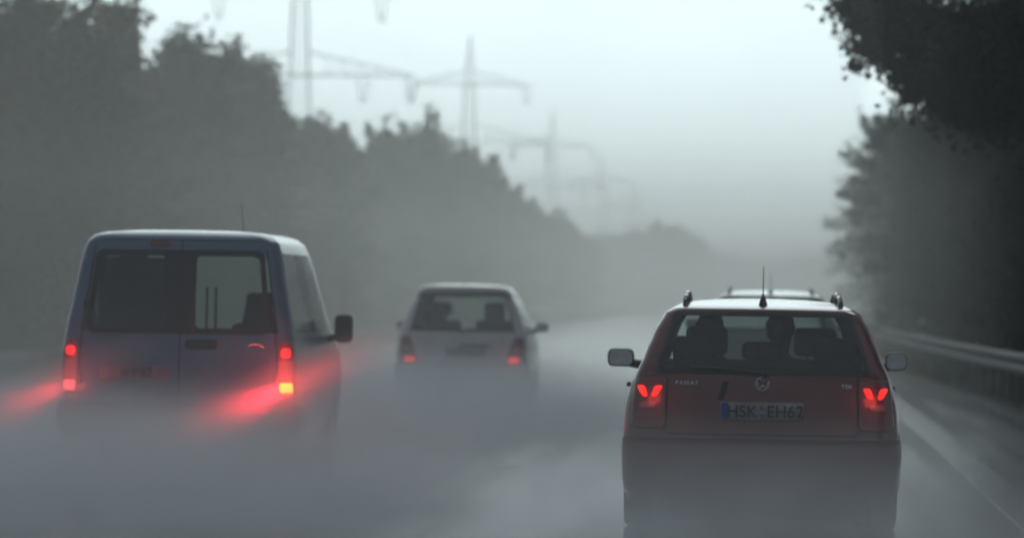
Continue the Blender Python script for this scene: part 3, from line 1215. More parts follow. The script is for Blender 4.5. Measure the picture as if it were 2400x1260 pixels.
def seat(root, x, y, zc=0.52, w=0.5, zt=1.02, head=True, hw=0.27, hz=0.19):
    bm = bmesh.new()
    add_box(bm, (0, 0, (zc + zt) / 2), (w, 0.14, zt - zc), Matrix.Rotation(0.25, 3, 'X'))
    add_box(bm, (0, 0.28, zc - 0.05), (w, 0.5, 0.16))
    bevel_all(bm, 0.068, 4)
    o = obj_bm('seat', bm, M['seat'], root)
    o.location = (x, y, 0)
    if head:
        bm = bmesh.new()
        add_box(bm, (0, -0.10, zt + 0.05 + hz / 2), (hw, 0.1, hz))
        bevel_all(bm, 0.049, 4)
        for sx in (-0.05, 0.05):
            add_bar(bm, (sx, -0.08, zt - 0.06), (sx, -0.1, zt + 0.1), 0.007, 6)
        obj_bm('headrest', bm, M['seat'], o)
    return o


def wing_mirror(root, sgn, x0, y, zc, w, h, face_y, mat, arm=0.07, gm='mirror'):
    m_ = empty('wing_mirror', (0, 0, 0))
    m_.parent = root
    bm = bmesh.new()
    add_box(bm, (0, 0, 0), (w, 0.12, h))
    bevel_all(bm, min(w, h) * 0.42, 5)
    for v in bm.verts:           # tapered housing, rounder in front
        if v.co.y > 0:
            v.co.x *= 0.8; v.co.z *= 0.8
    add_bar(bm, (-sgn * (w / 2 - 0.03), 0.01, -h * 0.28), (-sgn * (w / 2 + arm), 0.04, -h * 0.42), 0.03, 8)
    ob = obj_bm('mirror_housing', bm, mat, m_)
    ob.location = (sgn * (x0 + w / 2), y, zc)
    bm = bmesh.new()
    bmesh.ops.create_cone(bm, cap_ends=True, segments=32, radius1=1, radius2=1, depth=0.012, matrix=Matrix.Rotation(PI / 2, 4, 'X'))
    for v in bm.verts:           # superellipse outline
        a_ = math.atan2(v.co.z, v.co.x)
        k_ = (abs(math.cos(a_)) ** 4 + abs(math.sin(a_)) ** 4) ** -0.25
        v.co.x, v.co.z = math.cos(a_) * k_ * w * 0.43, math.sin(a_) * k_ * h * 0.41
    ob2 = obj_bm('mirror_glass', bm, M[gm], m_, smooth=False)
    ob2.location = (sgn * (x0 + w / 2), y - 0.062, zc)
    return m_


def lamp_light(root, name, loc, power, color=(1, 0.05, 0.04), radius=0.05):
    l = bpy.data.lights.new(name, 'POINT')
    l.energy = power
    l.color = color
    l.shadow_soft_size = radius
    o = bpy.data.objects.new(name, l)
    COL.objects.link(o)
    o.location = loc
    o.parent = root
    return o


def plate(root, body, xc, zc, mat, txt, sx, y_off=0.02, size=0.085, dim=False, blue=True, w=0.52, seal=False):
    c = body.rear(xc, zc, y_off)
    bm = bmesh.new()
    add_box(bm, (0, 0, 0), (w, 0.006, 0.11))
    bevel_all(bm, 0.002, 1)
    o = obj_bm('number_plate', bm, mat, root)
    o.location = c
    if blue:
        bm = bmesh.new()
        add_box(bm, (-w / 2 + 0.024, -0.0045, 0), (0.044, 0.004, 0.104))
        obj_bm('blue_strip', bm, M['blue'], o, smooth=False)
    if txt:
        text_mesh('letter', txt, size, M['ink'], o, (0.022, -0.0045, -0.002), sx=sx, bold=0.0012)
    if seal:
        for dz in (-0.022, 0.024):
            bm = bmesh.new()
            bmesh.ops.create_cone(bm, cap_ends=True, segments=18, radius1=0.015, radius2=0.015, depth=0.003, matrix=Matrix.Translation((0.0, -0.0045, dz)) @ Matrix.Rotation(PI / 2, 4, 'X'))
            obj_bm('seal', bm, M['post'], o)
    return o


def wiper(root, body, p0, p1, p2, mat):
    """pivot p0, arm to p1, blade from p1 toward p2 (x,z on rear face)"""
    bm = bmesh.new()
    a, c = body.rear(*p0, 0.03), body.rear(*p1, 0.035)
    add_bar(bm, a, c, 0.011, 6, 0.007)
    add_bar(bm, a + Vector((0, 0.03, 0)), a - Vector((0, 0.012, 0)), 0.024, 10)
    q0, q1 = body.rear(*p1, 0.022), body.rear(*p2, 0.022)
    add_bar(bm, q0, q1, 0.009, 6)
    return obj_bm('wiper', bm, mat, root)


UR = [-1, -.985, -.93, -.8, -.6, -.4, -.2, 0, .2, .4, .6, .8, .93, .985, 1]


def estate(name, loc, rz, paint, main, label, group):
    root = empty(name, loc, rz)
    meta(root, label, 'car', group)
    rows = [  # z, w, yr, yf, r
        (0.20, 0.84, 0.08, 4.50, 0.18),
        (0.30, 0.862, 0.03, 4.62, 0.20),
        (0.45, 0.868, 0.01, 4.66, 0.20),
        (0.62, 0.873, 0.02, 4.65, 0.19),
        (0.78, 0.860, 0.05, 4.58, 0.17),
        (0.92, 0.828, 0.07, 4.20, 0.16),
        (1.00, 0.795, 0.10, 3.55, 0.11),
        (1.12, 0.745, 0.19, 3.28, 0.09),
        (1.26, 0.690, 0.31, 2.98, 0.085),
        (1.385, 0.622, 0.41, 2.70, 0.085),
        (1.410, 0.585, 0.43, 2.60, 0.11),
        (1.428, 0.55, 0.52, 2.52, 0.12),
        (1.445, 0.51, 0.74, 2.42, 0.12),
        (1.460, 0.43, 1.02, 2.32, 0.12),
        (1.472, 0.29, 1.30, 2.2, 0.12),
        (1.478, 0.13, 1.55, 2.05, 0.10),
    ]
    b_ = Body(rows, 0.05, urear=UR, tside=[0, .04, .1, .18, .26, .30, .42, .52, .56, .68, .80, .9, 1])
    b_.build(paint, root, (1.005, 1.38), 0.985, [(.04, .26), (.30, .52), (.56, .80)])
    zb, zt = 1.035, 1.375
    b_.ring('window_frame', M['black'], root, (-0.655, 0.655), (-0.535, 0.535), zb - 0.005, zt - 0.01, 0.045, 0.028, square_outer=True)
    b_.band('bumper', paint, root, 0.24, 0.60, 0.014)
    for sx in (-1, 1):
        a, c = sorted((sx * 0.61, sx * 0.835))
        a2, c2 = sorted((sx * 0.60, sx * 0.805))
        tl = b_.patch('tail_lamp', M['red_lens'], root, (a, c), (a2, c2), 0.655, 0.975, 0.03, off=0.012)
        b_.patch('clear_lens', M['clear_lens'], tl, sorted((sx * .67, sx * .78)), sorted((sx * .66, sx * .77)), 0.785, 0.822, 0.02, off=0.017, nz=6)
        if main:
            for (cxx, tl_) in ((0.667, -0.55), (0.752, 0.55)):
                t_ = tl_ if sx > 0 else tl_
                xx = cxx * sx
                tt = (0.45 if (xx > sx * 0.71 if sx > 0 else xx > sx * 0.71) else -0.45)
                b_.patch('lit_bulb', M['lit_wagon'], tl, (xx - .017, xx + .017), (xx - .026, xx + .026), 0.855, 0.925, 0.016, off=0.019, nx=5, nz=8, tilt=tt)
        # rails
        bm = bmesh.new()
        yl = [0.60, 0.70, 0.9, 1.4, 1.9, 2.3, 2.42]
        zl = [1.405, 1.47, 1.492, 1.512, 1.51, 1.475, 1.42]
        xl = [0.50, 0.495, 0.49, 0.485, 0.482, 0.478, 0.478]
        pts = [Vector((sx * xl[k], yl[k], zl[k])) for k in range(7)]
        for k in range(6):
            add_bar(bm, pts[k], pts[k + 1], 0.016, 8)
        for k in (1, 3, 5):
            add_box(bm, (pts[k].x, pts[k].y, pts[k].z - 0.035), (0.03, 0.14, 0.07))
        bm2 = bmesh.new()
        obj_bm('roof_rail', bm, M['chrome'] if False else M['black_rail'], root)
        bm2.free()
        wheel(root, sx * 0.775, 0.95)
        wheel(root, sx * 0.775, 3.65)
    underbody(root, 4.3, 0.67)
    # tailgate shut lines
    b_.line('panel_gap', M['gap'], root, [(-0.605, 0.64), (-0.60, 0.8), (-0.592, 0.97), (-0.61, 1.0)])
    b_.line('panel_gap', M['gap'], root, [(0.605, 0.64), (0.60, 0.8), (0.592, 0.97), (0.61, 1.0)])
    b_.line('panel_gap', M['gap'], root, [(x / 10, 0.625) for x in range(-6, 7)], width=0.014, off=0.006)
    # antenna at the rear of the roof
    bm = bmesh.new()
    add_bar(bm, (0, 0.62, 1.44), (0, 0.66, 1.505), 0.028, 10, 0.009)
    add_bar(bm, (0, 0.66, 1.50), (0, 0.56, 1.68), 0.0045, 6, 0.003)
    obj_bm('antenna', bm, M['black'], root)
    wing_mirror(root, -1, 0.86, 2.95, 1.06, 0.185, 0.125, 0, M['black'])
    wing_mirror(root, 1, 0.86, 2.95, 1.06, 0.15, 0.13, 0, M['black'])
    for sx in (-1, 1):
        bm = bmesh.new()
        add_box(bm, (0, 0, 0), (0.03, 0.20, 0.03)); bevel_all(bm, 0.01, 2)
        o = obj_bm('door_handle', bm, M['black'], root); o.location = (sx * 0.872, 1.75, 0.90)
    if main:
        plate(root, b_, 0.0, 0.775, M['plate_dim'], 'HSK  EH62', 0.97, size=0.105, seal=True)
        # badge: ring with the two letters
        c = b_.rear(0.0, 0.945, 0.012)
        bm = bmesh.new()
        seg = 28
        for k in range(seg):
            a0, a1 = 2 * PI * k / seg, 2 * PI * (k + 1) / seg
            add_bar(bm, (math.cos(a0) * .043, 0, math.sin(a0) * .043), (math.cos(a1) * .043, 0, math.sin(a1) * .043), 0.0045, 6)
        for pl_ in ([(-.018, .037), (0, .006), (.018, .037)], [(-.037, .018), (-.017, -.036), (0, -.004), (.017, -.036), (.037, .018)]):
            for k in range(len(pl_) - 1):
                add_bar(bm, (pl_[k][0], 0, pl_[k][1]), (pl_[k + 1][0], 0, pl_[k + 1][1]), 0.0045, 6)
        o = obj_bm('badge', bm, M['chrome'], root)
        o.location = c
        o.rotation_euler = (-0.15, 0, 0)
        text_mesh('badge_letter', 'PASSAT', 0.034, M['chrome'], root, b_.rear(-0.475, 0.945, 0.012), sx=1.05, ext=0.003, bold=0.001)
        text_mesh('badge_letter', 'TDI', 0.034, M['chrome'], root, b_.rear(0.525, 0.935, 0.012), sx=1.1, ext=0.003, bold=0.0015)
        wiper(root, b_, (0.02, 1.005), (-0.19, 1.03), (-0.46, 1.045), M['black'])
        bm = bmesh.new()
        b_.patch('dark_rear_patch', M['gap'], root, (-0.285, -0.245), (-0.25, -0.21), 0.84, 0.96, 0.01, off=0.003, nx=3)  # narrow dark upright patch left of centre on the tailgate
        bm.free()
        # inside
        for (x, w_) in ((-0.36, .28), (0.36, .28)):
            seat(root, x, 2.05, zt=1.05, hw=w_)
        bm = bmesh.new()
        add_box(bm, (0, 1.22, 0.83), (1.30, 0.14, 0.5)); bevel_all(bm, 0.05, 3)
        rb = obj_bm('rear_bench', bm, M['seat'], root)
        for x in (-0.45, 0.0, 0.47):
            bm = bmesh.new()
            add_box(bm, (x, 1.16, 1.14), (0.26, 0.11, 0.18 if x else 0.12)); bevel_all(bm, 0.052, 4)
            obj_bm('headrest', bm, M['seat'], rb)
        bm = bmesh.new()
        add_box(bm, (0, 3.2, 0.93), (1.4, 0.35, 0.2)); bevel_all(bm, 0.05, 3)
        obj_bm('dashboard', bm, M['seat'], root)
        bm = bmesh.new()
        add_box(bm, (0, 0.75, 0.90), (1.25, 0.75, 0.03))
        obj_bm('parcel_shelf', bm, M['seat'], root, smooth=False)
        bm = bmesh.new()
        for k in range(20):
            a0, a1 = 2 * PI * k / 20, 2 * PI * (k + 1) / 20
            add_bar(bm, (math.cos(a0) * .18, 0, math.sin(a0) * .18), (math.cos(a1) * .18, 0, math.sin(a1) * .18), 0.016, 6)
        add_bar(bm, (-.17, 0, 0), (.17, 0, 0), 0.02, 6)
        o = obj_bm('steering_wheel', bm, M['black'], root); o.location = (-0.36, 2.78, 0.94); o.rotation_euler = (-0.4, 0, 0)
        for (x, z, pw) in ((-0.71, 0.87, 0.35), (0.71, 0.87, 0.45)):
            p_ = b_.rear(x, z, 0.10)
            lamp_light(root, 'tail_lamp_light', p_, pw)
    return root, b_


M['black_rail'] = principled('rail_satin', (0.05, 0.05, 0.055), 0.3, 0.4, coat=0.6)

# red estate, straight ahead in our lane
pr = at(1786, 1000, 30.8)
red, red_b = estate('estate_car', (pr.x, 30.8, 0), math.radians(0.5), M['paint_red'], True,
                    'dark red estate car with lit tail lamps in the right lane, nearest to us', 'vehicles driving away in the spray')
pf = at(1806, 700, 57.5)
fr_, _ = estate('estate_car', (pf.x, 57.5, 0.085), 0, M['paint_pale'], False,
                'pale estate car ahead, only its roof and rails showing over the red estate', 'vehicles driving away in the spray')

# ---- van
root = empty('panel_van', (0, 0, 0))
pv = at(414, 900, 36.9)
root.location = (pv.x, 36.9, 0)
meta(root, 'blue grey panel van braking with bright red lamps, at left', 'van', 'vehicles driving away in the spray')
rows = [
    (0.26, 0.80, 0.10, 4.15, 0.14),
    (0.40, 0.87, 0.03, 4.24, 0.15),
    (0.60, 0.893, 0.02, 4.27, 0.13),
    (0.85, 0.897, 0.03, 4.24, 0.10),
    (1.00, 0.893, 0.04, 4.05, 0.09),
    (1.10, 0.882, 0.05, 3.62, 0.09),
    (1.16, 0.87, 0.055, 3.46, 0.09),
    (1.40, 0.825, 0.08, 3.20, 0.09),
    (1.62, 0.785, 0.11, 2.95, 0.09),
    (1.76, 0.755, 0.135, 2.76, 0.09),
    (1.84, 0.73, 0.155, 2.60, 0.10),
    (1.885, 0.685, 0.20, 2.48, 0.10),
    (1.912, 0.60, 0.28, 2.35, 0.11),
    (1.93, 0.40, 0.42, 2.15, 0.12),
    (1.936, 0.13, 0.60, 1.9, 0.10),
]
vb = Body(rows, 0.03, urear=[-1, -.97, -.9, -.7, -.5, -.3, -.14, 0, .11, .3, .5, .7, .9, .97, 1],
          tside=[0, .03, .1, .2, .30, .36, .48, .58, .62, .72, .80, .86, .93, 1])
vb.build(M['paint_blue'], root, (1.165, 1.755), 0.97, [(.03, .30), (.36, .58), (.62, .86)])
for (a, c, a2, c2) in ((-0.665, -0.10, -0.60, -0.10), (0.12, 0.655, 0.12, 0.60)):
    vb.ring('window_frame', M['black'], root, (a, c), (a2, c2), 1.19, 1.735, 0.05, 0.035, off=0.008, square_outer=False)
vb.patch('door_pillar', M['black'], root, (-0.115, 0.125), (-0.115, 0.125), 1.15, 1.765, 0.01, off=0.012, nx=6)
vb.ring('window_surround', M['black'], root, (-0.685, 0.675), (-0.62, 0.62), 1.165, 1.76, 0.05, 0.02, off=0.010, square_outer=False)
vb.line('panel_gap', M['gap'], root, [(0.012, z / 20) for z in range(12, 38)], width=0.010)
vb.line('panel_gap', M['gap'], root, [(0.735, 0.62), (0.75, 0.8), (0.75, 1.0), (0.735, 1.15), (0.70, 1.45), (0.66, 1.75), (0.645, 1.85)], width=0.010)
vb.line('panel_gap', M['gap'], root, [(-0.735, 0.62), (-0.75, 0.8), (-0.75, 1.0), (-0.735, 1.15), (-0.70, 1.45), (-0.66, 1.75), (-0.645, 1.85)], width=0.010)
vb.line('panel_gap', M['gap'], root, [(x / 10 * 0.74, 1.855) for x in range(-9, 10)], width=0.008)
vb.band('bumper', M['black'], root, 0.30, 0.62, 0.05, ymax=0.5)
o = vb.patch('brake_lamp', M['red_lens'], root, (-0.235, -0.075), (-0.235, -0.075), 1.805, 1.845, 0.015, off=0.014)
o['label'] = 'unlit dark high mounted brake lamp'
vb.patch('dark_rear_patch', M['black'], root, (0.05, 0.31), (0.05, 0.31), 1.03, 1.105, 0.037, off=0.010)  # dark oval recess of the right door handle
bm = bmesh.new()
for k in range(8):
    t0, t1 = k / 8, (k + 1) / 8
    add_bar(bm, vb.rear(0.53 + 0.12 * t0, 1.055 + 0.02 * math.sin(PI * t0), 0.02), vb.rear(0.53 + 0.12 * t1, 1.055 + 0.02 * math.sin(PI * t1), 0.02), 0.008, 6)
obj_bm('door_handle', bm, M['chrome'], root)
for z in (0.80, 1.36):
    for sx in (-1, 1):
        bm = bmesh.new()
        p_ = vb.rear(sx * (0.742 if z < 1 else 0.712), z, 0.012)
        add_box(bm, p_, (0.03, 0.03, 0.09)); bevel_all(bm, 0.006, 1)
        obj_bm('hinge', bm, M['black'], root)
for sx in (-1, 1):
    xa, xb_ = sorted((sx * 0.765, sx * 0.885))
    xa2, xb2 = sorted((sx * 0.765, sx * 0.872))
    tl = vb.patch('tail_lamp', M['clear_lens'], root, (xa, xb_), (xa2, xb2), 0.68, 1.10, 0.015, off=0.010)
    o = vb.patch('upper_bulb', M['lit_van_top'], tl, sorted((sx * .785, sx * .855)), sorted((sx * .785, sx * .855)), 0.975, 1.045, 0.02, off=0.018, nx=6, nz=6)
    vb.patch('red_lens', M['red_lens'], tl, (xa + .004, xb_ - .004), (xa2 + .004, xb2 - .004), 0.95, 1.09, 0.012, off=0.014)
    vb.patch('red_lens', M['red_lens'], tl, (xa + .004, xb_ - .004), (xa2 + .004, xb2 - .004), 0.685, 0.80, 0.012, off=0.014)
    o = vb.patch('lower_bulb', M['lit_van'] if sx > 0 else M['lit_van_left'], tl, sorted((sx * .778, sx * .873)), sorted((sx * .778, sx * .870)), 0.708, 0.785, 0.012, off=0.019, nx=6, nz=6)
    wheel(root, sx * 0.79, 0.75, 0.325, 0.2)
    wheel(root, sx * 0.79, 3.4, 0.325, 0.2)
    wing_mirror(root, sx, 0.93, 2.95, 1.18, 0.15, 0.235, 0, M['black'], arm=0.10, gm='mirror_dark')
underbody(root, 4.1, 0.60)
plate(root, vb, -0.33, 0.85, M['plate_dirty'], 'AY 62', 0.85, blue=False, size=0.098, y_off=0.014)
bm = bmesh.new()
add_bar(bm, (0.26, 2.2, 1.91), (0.245, 2.1, 2.17), 0.004, 6, 0.002)
obj_bm('antenna', bm, M['black'], root)
for x in (-0.42, 0.42):
    seat(root, x, 2.2, zc=0.7, zt=1.22, hw=0.25)
bm = bmesh.new()
add_box(bm, (-0.46, 1.75, 1.25), (0.76, 0.03, 0.95)); bevel_all(bm, 0.01, 1)
for x in (0.02, 0.09):
    add_bar(bm, (x, 1.75, 0.8), (x, 1.75, 1.5), 0.012, 6)
obj_bm('bulkhead', bm, M['seat'], root)
bm = bmesh.new()
add_box(bm, (0, 3.3, 1.0), (1.5, 0.5, 0.22)); bevel_all(bm, 0.05, 2)
obj_bm('dashboard', bm, M['seat'], root)
bm = bmesh.new()
add_box(bm, (0.55, 0.9, 1.16), (0.30, 0.5, 0.56), Matrix.Rotation(0.2, 3, 'Y')); bevel_all(bm, 0.06, 3)
o = obj_bm('seat', bm, M['seat'], root)
o['label'] = 'dark seat back at the right of the load bay'
LV = [lamp_light(root, 'tail_lamp_light', vb.rear(0.83, 0.74, 0.20), 10.0),
      lamp_light(root, 'tail_lamp_light', vb.rear(-0.83, 0.76, 0.20), 2.5),
      lamp_light(root, 'tail_lamp_light', vb.rear(0.82, 1.01, 0.08), 1.0),
      lamp_light(root, 'tail_lamp_light', vb.rear(-0.82, 1.01, 0.08), 0.5)]
van = root
for (sx, pw) in ((1, 620.0), (-1, 170.0)):      # added spots that draw the red glare streaks at the brake lamps
    for (dx, dz, k_) in ((-0.89, -0.44, 1.0), (0.89, 0.44, 0.10 if sx > 0 else 0.0)):
        l = bpy.data.lights.new('glare_streak_spot', 'SPOT')
        l.energy = pw * k_
        l.color = (1, 0.025, 0.04)
        l.spot_size = math.radians(46)
        l.spot_blend = 1.0
        l.shadow_soft_size = 0.08
        o = bpy.data.objects.new('glare_streak_spot', l)
        COL.objects.link(o)
        o.location = vb.rear(sx * 0.83, 0.745, 0.24)
        o.rotation_euler = Vector((dx, -0.05, dz)).to_track_quat('-Z', 'Y').to_euler()
        o.parent = root

# ---- silver hatchback
root = empty('hatchback_car', (0, 0, 0))
ph = at(1081, 850, 64.0)
root.location = (ph.x, 64.0, 0)
meta(root, 'tall silver hatchback with faint tail lamps, between the van and the red estate', 'car', 'vehicles driving away in the spray')
rows = [
    (0.24, 0.80, 0.10, 3.50, 0.14),
    (0.38, 0.855, 0.02, 3.58, 0.16),
    (0.55, 0.865, 0.0, 3.60, 0.16),
    (0.72, 0.862, 0.03, 3.55, 0.14),
    (0.90, 0.845, 0.07, 3.25, 0.13),
    (0.98, 0.825, 0.10, 2.95, 0.13),
    (1.12, 0.775, 0.17, 2.70, 0.12),
    (1.30, 0.705, 0.25, 2.38, 0.11),
    (1.44, 0.640, 0.30, 2.10, 0.13),
    (1.47, 0.625, 0.24, 2.02, 0.16),
    (1.535, 0.585, 0.23, 1.90, 0.18),
    (1.565, 0.51, 0.27, 1.80, 0.12),
    (1.585, 0.36, 0.40, 1.65, 0.12),
    (1.592, 0.13, 0.60, 1.5, 0.1),
]
hb = Body(rows, 0.05, urear=UR, tside=[0, .05, .12, .22, .30, .36, .5, .6, .65, .75, .86, .93, 1])
hb.build(M['paint_silver'], root, (0.985, 1.435), 0.985, [(.05, .30), (.36, .6), (.65, .86)])
hb.ring('window_frame', M['black'], root, (-0.665, 0.665), (-0.54, 0.54), 1.0, 1.42, 0.06, 0.03, off=0.006, square_outer=True)
hb.band('bumper', M['paint_silver'], root, 0.28, 0.54, 0.035, ymax=0.5)
for sx in (-1, 1):
    tl = hb.patch('tail_lamp', M['red_lens'], root, sorted((sx * .56, sx * .83)), sorted((sx * .70, sx * .80)), 0.55, 0.90, 0.03, off=0.012)
    hb.patch('clear_lens', M['clear_lens'], tl, sorted((sx * .65, sx * .82)), sorted((sx * .67, sx * .81)), 0.70, 0.76, 0.012, off=0.018, nz=5)
    hb.patch('lit_bulb', M['lit_mid'], tl, sorted((sx * .60, sx * .76)), sorted((sx * .63, sx * .76)), 0.575, 0.635, 0.015, off=0.018, nz=5)
    wheel(root, sx * 0.77, 0.55, 0.30, 0.18)
    wheel(root, sx * 0.77, 2.97, 0.30, 0.18)
    wing_mirror(root, sx, 0.86, 2.35, 1.02, 0.17, 0.125, 0, M['black'])
    hb.line('panel_gap', M['gap'], root, [(sx * 0.50, 0.44), (sx * 0.56, 0.53), (sx * 0.62, 0.7), (sx * 0.69, 0.9), (sx * .70, 0.97)], width=0.012)
hb.line('panel_gap', M['gap'], root, [(x / 10, 0.44) for x in range(-5, 6)], width=0.012)
hb.patch('tailgate_strip', M['black'], root, (-0.04, 0.36), (-0.02, 0.34), 0.775, 0.80, 0.01, off=0.012)
underbody(root, 3.4, 0.58)
plate(root, hb, 0.05, 0.70, M['plate_dim'], None, 1.0, y_off=0.01, blue=False)
wiper(root, hb, (-0.02, 0.985), (0.22, 1.02), (0.52, 1.03), M['black'])
bm = bmesh.new()
add_bar(bm, (0, 0.42, 1.57), (0, 0.38, 1.66), 0.008, 6, 0.005)
obj_bm('antenna', bm, M['black'], root)
for x in (-0.35, 0.35):
    seat(root, x, 1.5, zc=0.6, zt=1.12)
    seat(root, x + (0.05 if x > 0 else -0.05), 0.75, zc=0.6, zt=1.04, w=0.55)
for (x, pw) in ((-0.68, 0.25), (0.68, 0.5)):
    lamp_light(root, 'tail_lamp_light', hb.rear(x, 0.60, 0.10), pw)
hatch = root


# ---- drivers (one continuous body each, skin modifier)
def seated_person(loc, scale, label, parent_rot=0):
    root = empty('person', loc, parent_rot)
    meta(root, label, 'person')
    J = {  # name: (pos, radius)
        'pelvis': ((0, 0, 0.58), .15), 'waist': ((0, -.03, .74), .135), 'chest': ((0, -.08, .93), .155), 'neck0': ((0, -.09, 1.075), .075), 'neck': ((0, -.075, 1.12), .055),
        'head0': ((0, -.065, 1.19), .082), 'head1': ((0, -.06, 1.26), .092), 'head2': ((0, -.065, 1.325), .06),
        'shl': ((-.19, -.08, 1.0), .07), 'ell': ((-.27, .17, .84), .048), 'wrl': ((-.15, .42, .96), .034), 'hal': ((-.13, .49, .99), .04),
        'shr': ((.19, -.08, 1.0), .07), 'elr': ((.27, .17, .84), .048), 'wrr': ((.15, .42, .96), .034), 'har': ((.13, .49, .99), .04),
        'kl': ((-.13, .42, .62), .075), 'fl': ((-.13, .66, .26), .05), 'kr': ((.13, .42, .62), .075), 'fr': ((.13, .66, .26), .05),
    }
    E = [('pelvis', 'waist'), ('waist', 'chest'), ('chest', 'neck0'), ('neck0', 'neck'), ('neck', 'head0'), ('head0', 'head1'), ('head1', 'head2'),
         ('chest', 'shl'), ('shl', 'ell'), ('ell', 'wrl'), ('wrl', 'hal'), ('chest', 'shr'), ('shr', 'elr'), ('elr', 'wrr'), ('wrr', 'har'),
         ('pelvis', 'kl'), ('kl', 'fl'), ('pelvis', 'kr'), ('kr', 'fr')]
    ks = list(J)
    me = bpy.data.meshes.new('body')
    me.from_pydata([J[k][0] for k in ks], [(ks.index(a), ks.index(c)) for a, c in E], [])
    o = bpy.data.objects.new('body', me)
    COL.objects.link(o)
    o.parent = root
    sk = o.modifiers.new('skin', 'SKIN')
    sk.use_smooth_shade = True
    for i, k in enumerate(ks):
        me.skin_vertices[0].data[i].radius = (J[k][1], J[k][1])
    me.skin_vertices[0].data[0].use_root = True
    ss = o.modifiers.new('sub', 'SUBSURF')
    ss.levels = ss.render_levels = 2
    me.materials.append(M['cloth'])
    bm = bmesh.new()
    bmesh.ops.create_icosphere(bm, subdivisions=3, radius=0.108, matrix=Matrix.Translation((0, -.08, 1.275)) @ Matrix.Diagonal((0.92, 1.0, 1.05, 1)))
    for v in bm.verts:
        v.co += v.normal * 0.006 * math.sin(v.co.x * 90) * math.cos(v.co.z * 70)
    obj_bm('hair', bm, M['hair'], root)
    root.scale = (scale,) * 3
    return root


seated_person((red.location.x - 0.36, red.location.y + 2.16, 0.0), 1.0, 'driver seen as a dark silhouette at the left inside the red estate')

seated_person((red.location.x + 0.11, red.location.y + 1.50, 0.04), 0.98, 'passenger seen as a dark silhouette in the middle of the red estate')

# ------------------------------------------------------------------ spray and haze


def volume_mat(name, half, dens, color, aniso, noise_scale=(0.35, 0.2, 0.5), noise_amt=0.8, zpow=1.5, edge=0.35, seedv=0.0, radial=False):
    m = bpy.data.materials.new(name)
    m.use_nodes = True
    n = m.node_tree
    n.nodes.clear()
    L = n.links
    out = n.nodes.new('ShaderNodeOutputMaterial')
    vs = n.nodes.new('ShaderNodeVolumePrincipled')
    vs.inputs['Color'].default_value = (*color, 1)
    vs.inputs['Anisotropy'].default_value = aniso
    L.new(vs.outputs[0], out.inputs['Volume'])
    t = n.nodes.new('ShaderNodeTexCoord')
    s = n.nodes.new('ShaderNodeSeparateXYZ')
    L.new(t.outputs['Object'], s.inputs[0])

    def math_(op, a, b_=None, clamp=False):
        k = n.nodes.new('ShaderNodeMath')
        k.operation = op
        k.use_clamp = clamp
        for i, v in enumerate((a, b_)):
            if v is None: continue
            if isinstance(v, (int, float)): k.inputs[i].default_value = v
            else: L.new(v, k.inputs[i])
        return k.outputs[0]
    if radial:
        vn = n.nodes.new('ShaderNodeVectorMath')
        vn.operation = 'DIVIDE'
        L.new(t.outputs['Object'], vn.inputs[0])
        vn.inputs[1].default_value = half
        ln = n.nodes.new('ShaderNodeVectorMath')
        ln.operation = 'LENGTH'
        L.new(vn.outputs[0], ln.inputs[0])
        f = math_('SUBTRACT', 1.0, ln.outputs['Value'], True)
        f = math_('POWER', f, zpow)
    else:
        def fade(v, h, e_):
            a_ = math_('ABSOLUTE', v)
            a_ = math_('SUBTRACT', h, a_)
            a_ = math_('DIVIDE', a_, e_ * h, True)
            return math_('MULTIPLY', a_, math_('SUBTRACT', 2.0, a_))
        fx = fade(s.outputs['X'], half[0], edge)
        fy = fade(s.outputs['Y'], half[1], edge)
        zz = math_('ADD', s.outputs['Z'], half[2])
        fz = math_('SUBTRACT', 1.0, math_('DIVIDE', zz, 2 * half[2]), True)
        fz = math_('POWER', fz, zpow)
        f = math_('MULTIPLY', math_('MULTIPLY', fx, fy), fz)
    mp_ = n.nodes.new('ShaderNodeMapping')
    mp_.inputs['Scale'].default_value = noise_scale
    mp_.inputs['Location'].default_value = (seedv, seedv * 1.7, 0)
    L.new(t.outputs['Object'], mp_.inputs[0])
    nz = n.nodes.new('ShaderNodeTexNoise')
    nz.inputs['Scale'].default_value = 1.0
    nz.inputs['Detail'].default_value = 2.0
    L.new(mp_.outputs[0], nz.inputs['Vector'])
    r = n.nodes.new('ShaderNodeMapRange')
    r.inputs['From Min'].default_value = 0.3
    r.inputs['From Max'].default_value = 0.7
    r.inputs['To Min'].default_value = 1 - noise_amt
    r.inputs['To Max'].default_value = 1 + noise_amt
    L.new(nz.outputs[0], r.inputs['Value'])
    f = math_('MULTIPLY', f, r.outputs[0])
    f = math_('MULTIPLY', f, dens)
    L.new(f, vs.inputs['Density'])
    m.cycles.volume_step_rate = 1.0
    return m


SPC = (0.80, 0.84, 0.88)


def spray(loc, half, dens, label, rot=(0, 0, 0), **kw):
    bm = bmesh.new()
    add_box(bm, (0, 0, 0), (half[0] * 2, half[1] * 2, half[2] * 2))
    m = volume_mat('spray_mist', half, dens, SPC, kw.pop('aniso', 0.3), **kw)
    o = obj_bm('spray', bm, m, smooth=False)
    o.location = loc
    o.rotation_euler = rot
    meta(o, label, 'spray', kind='stuff')
    return o


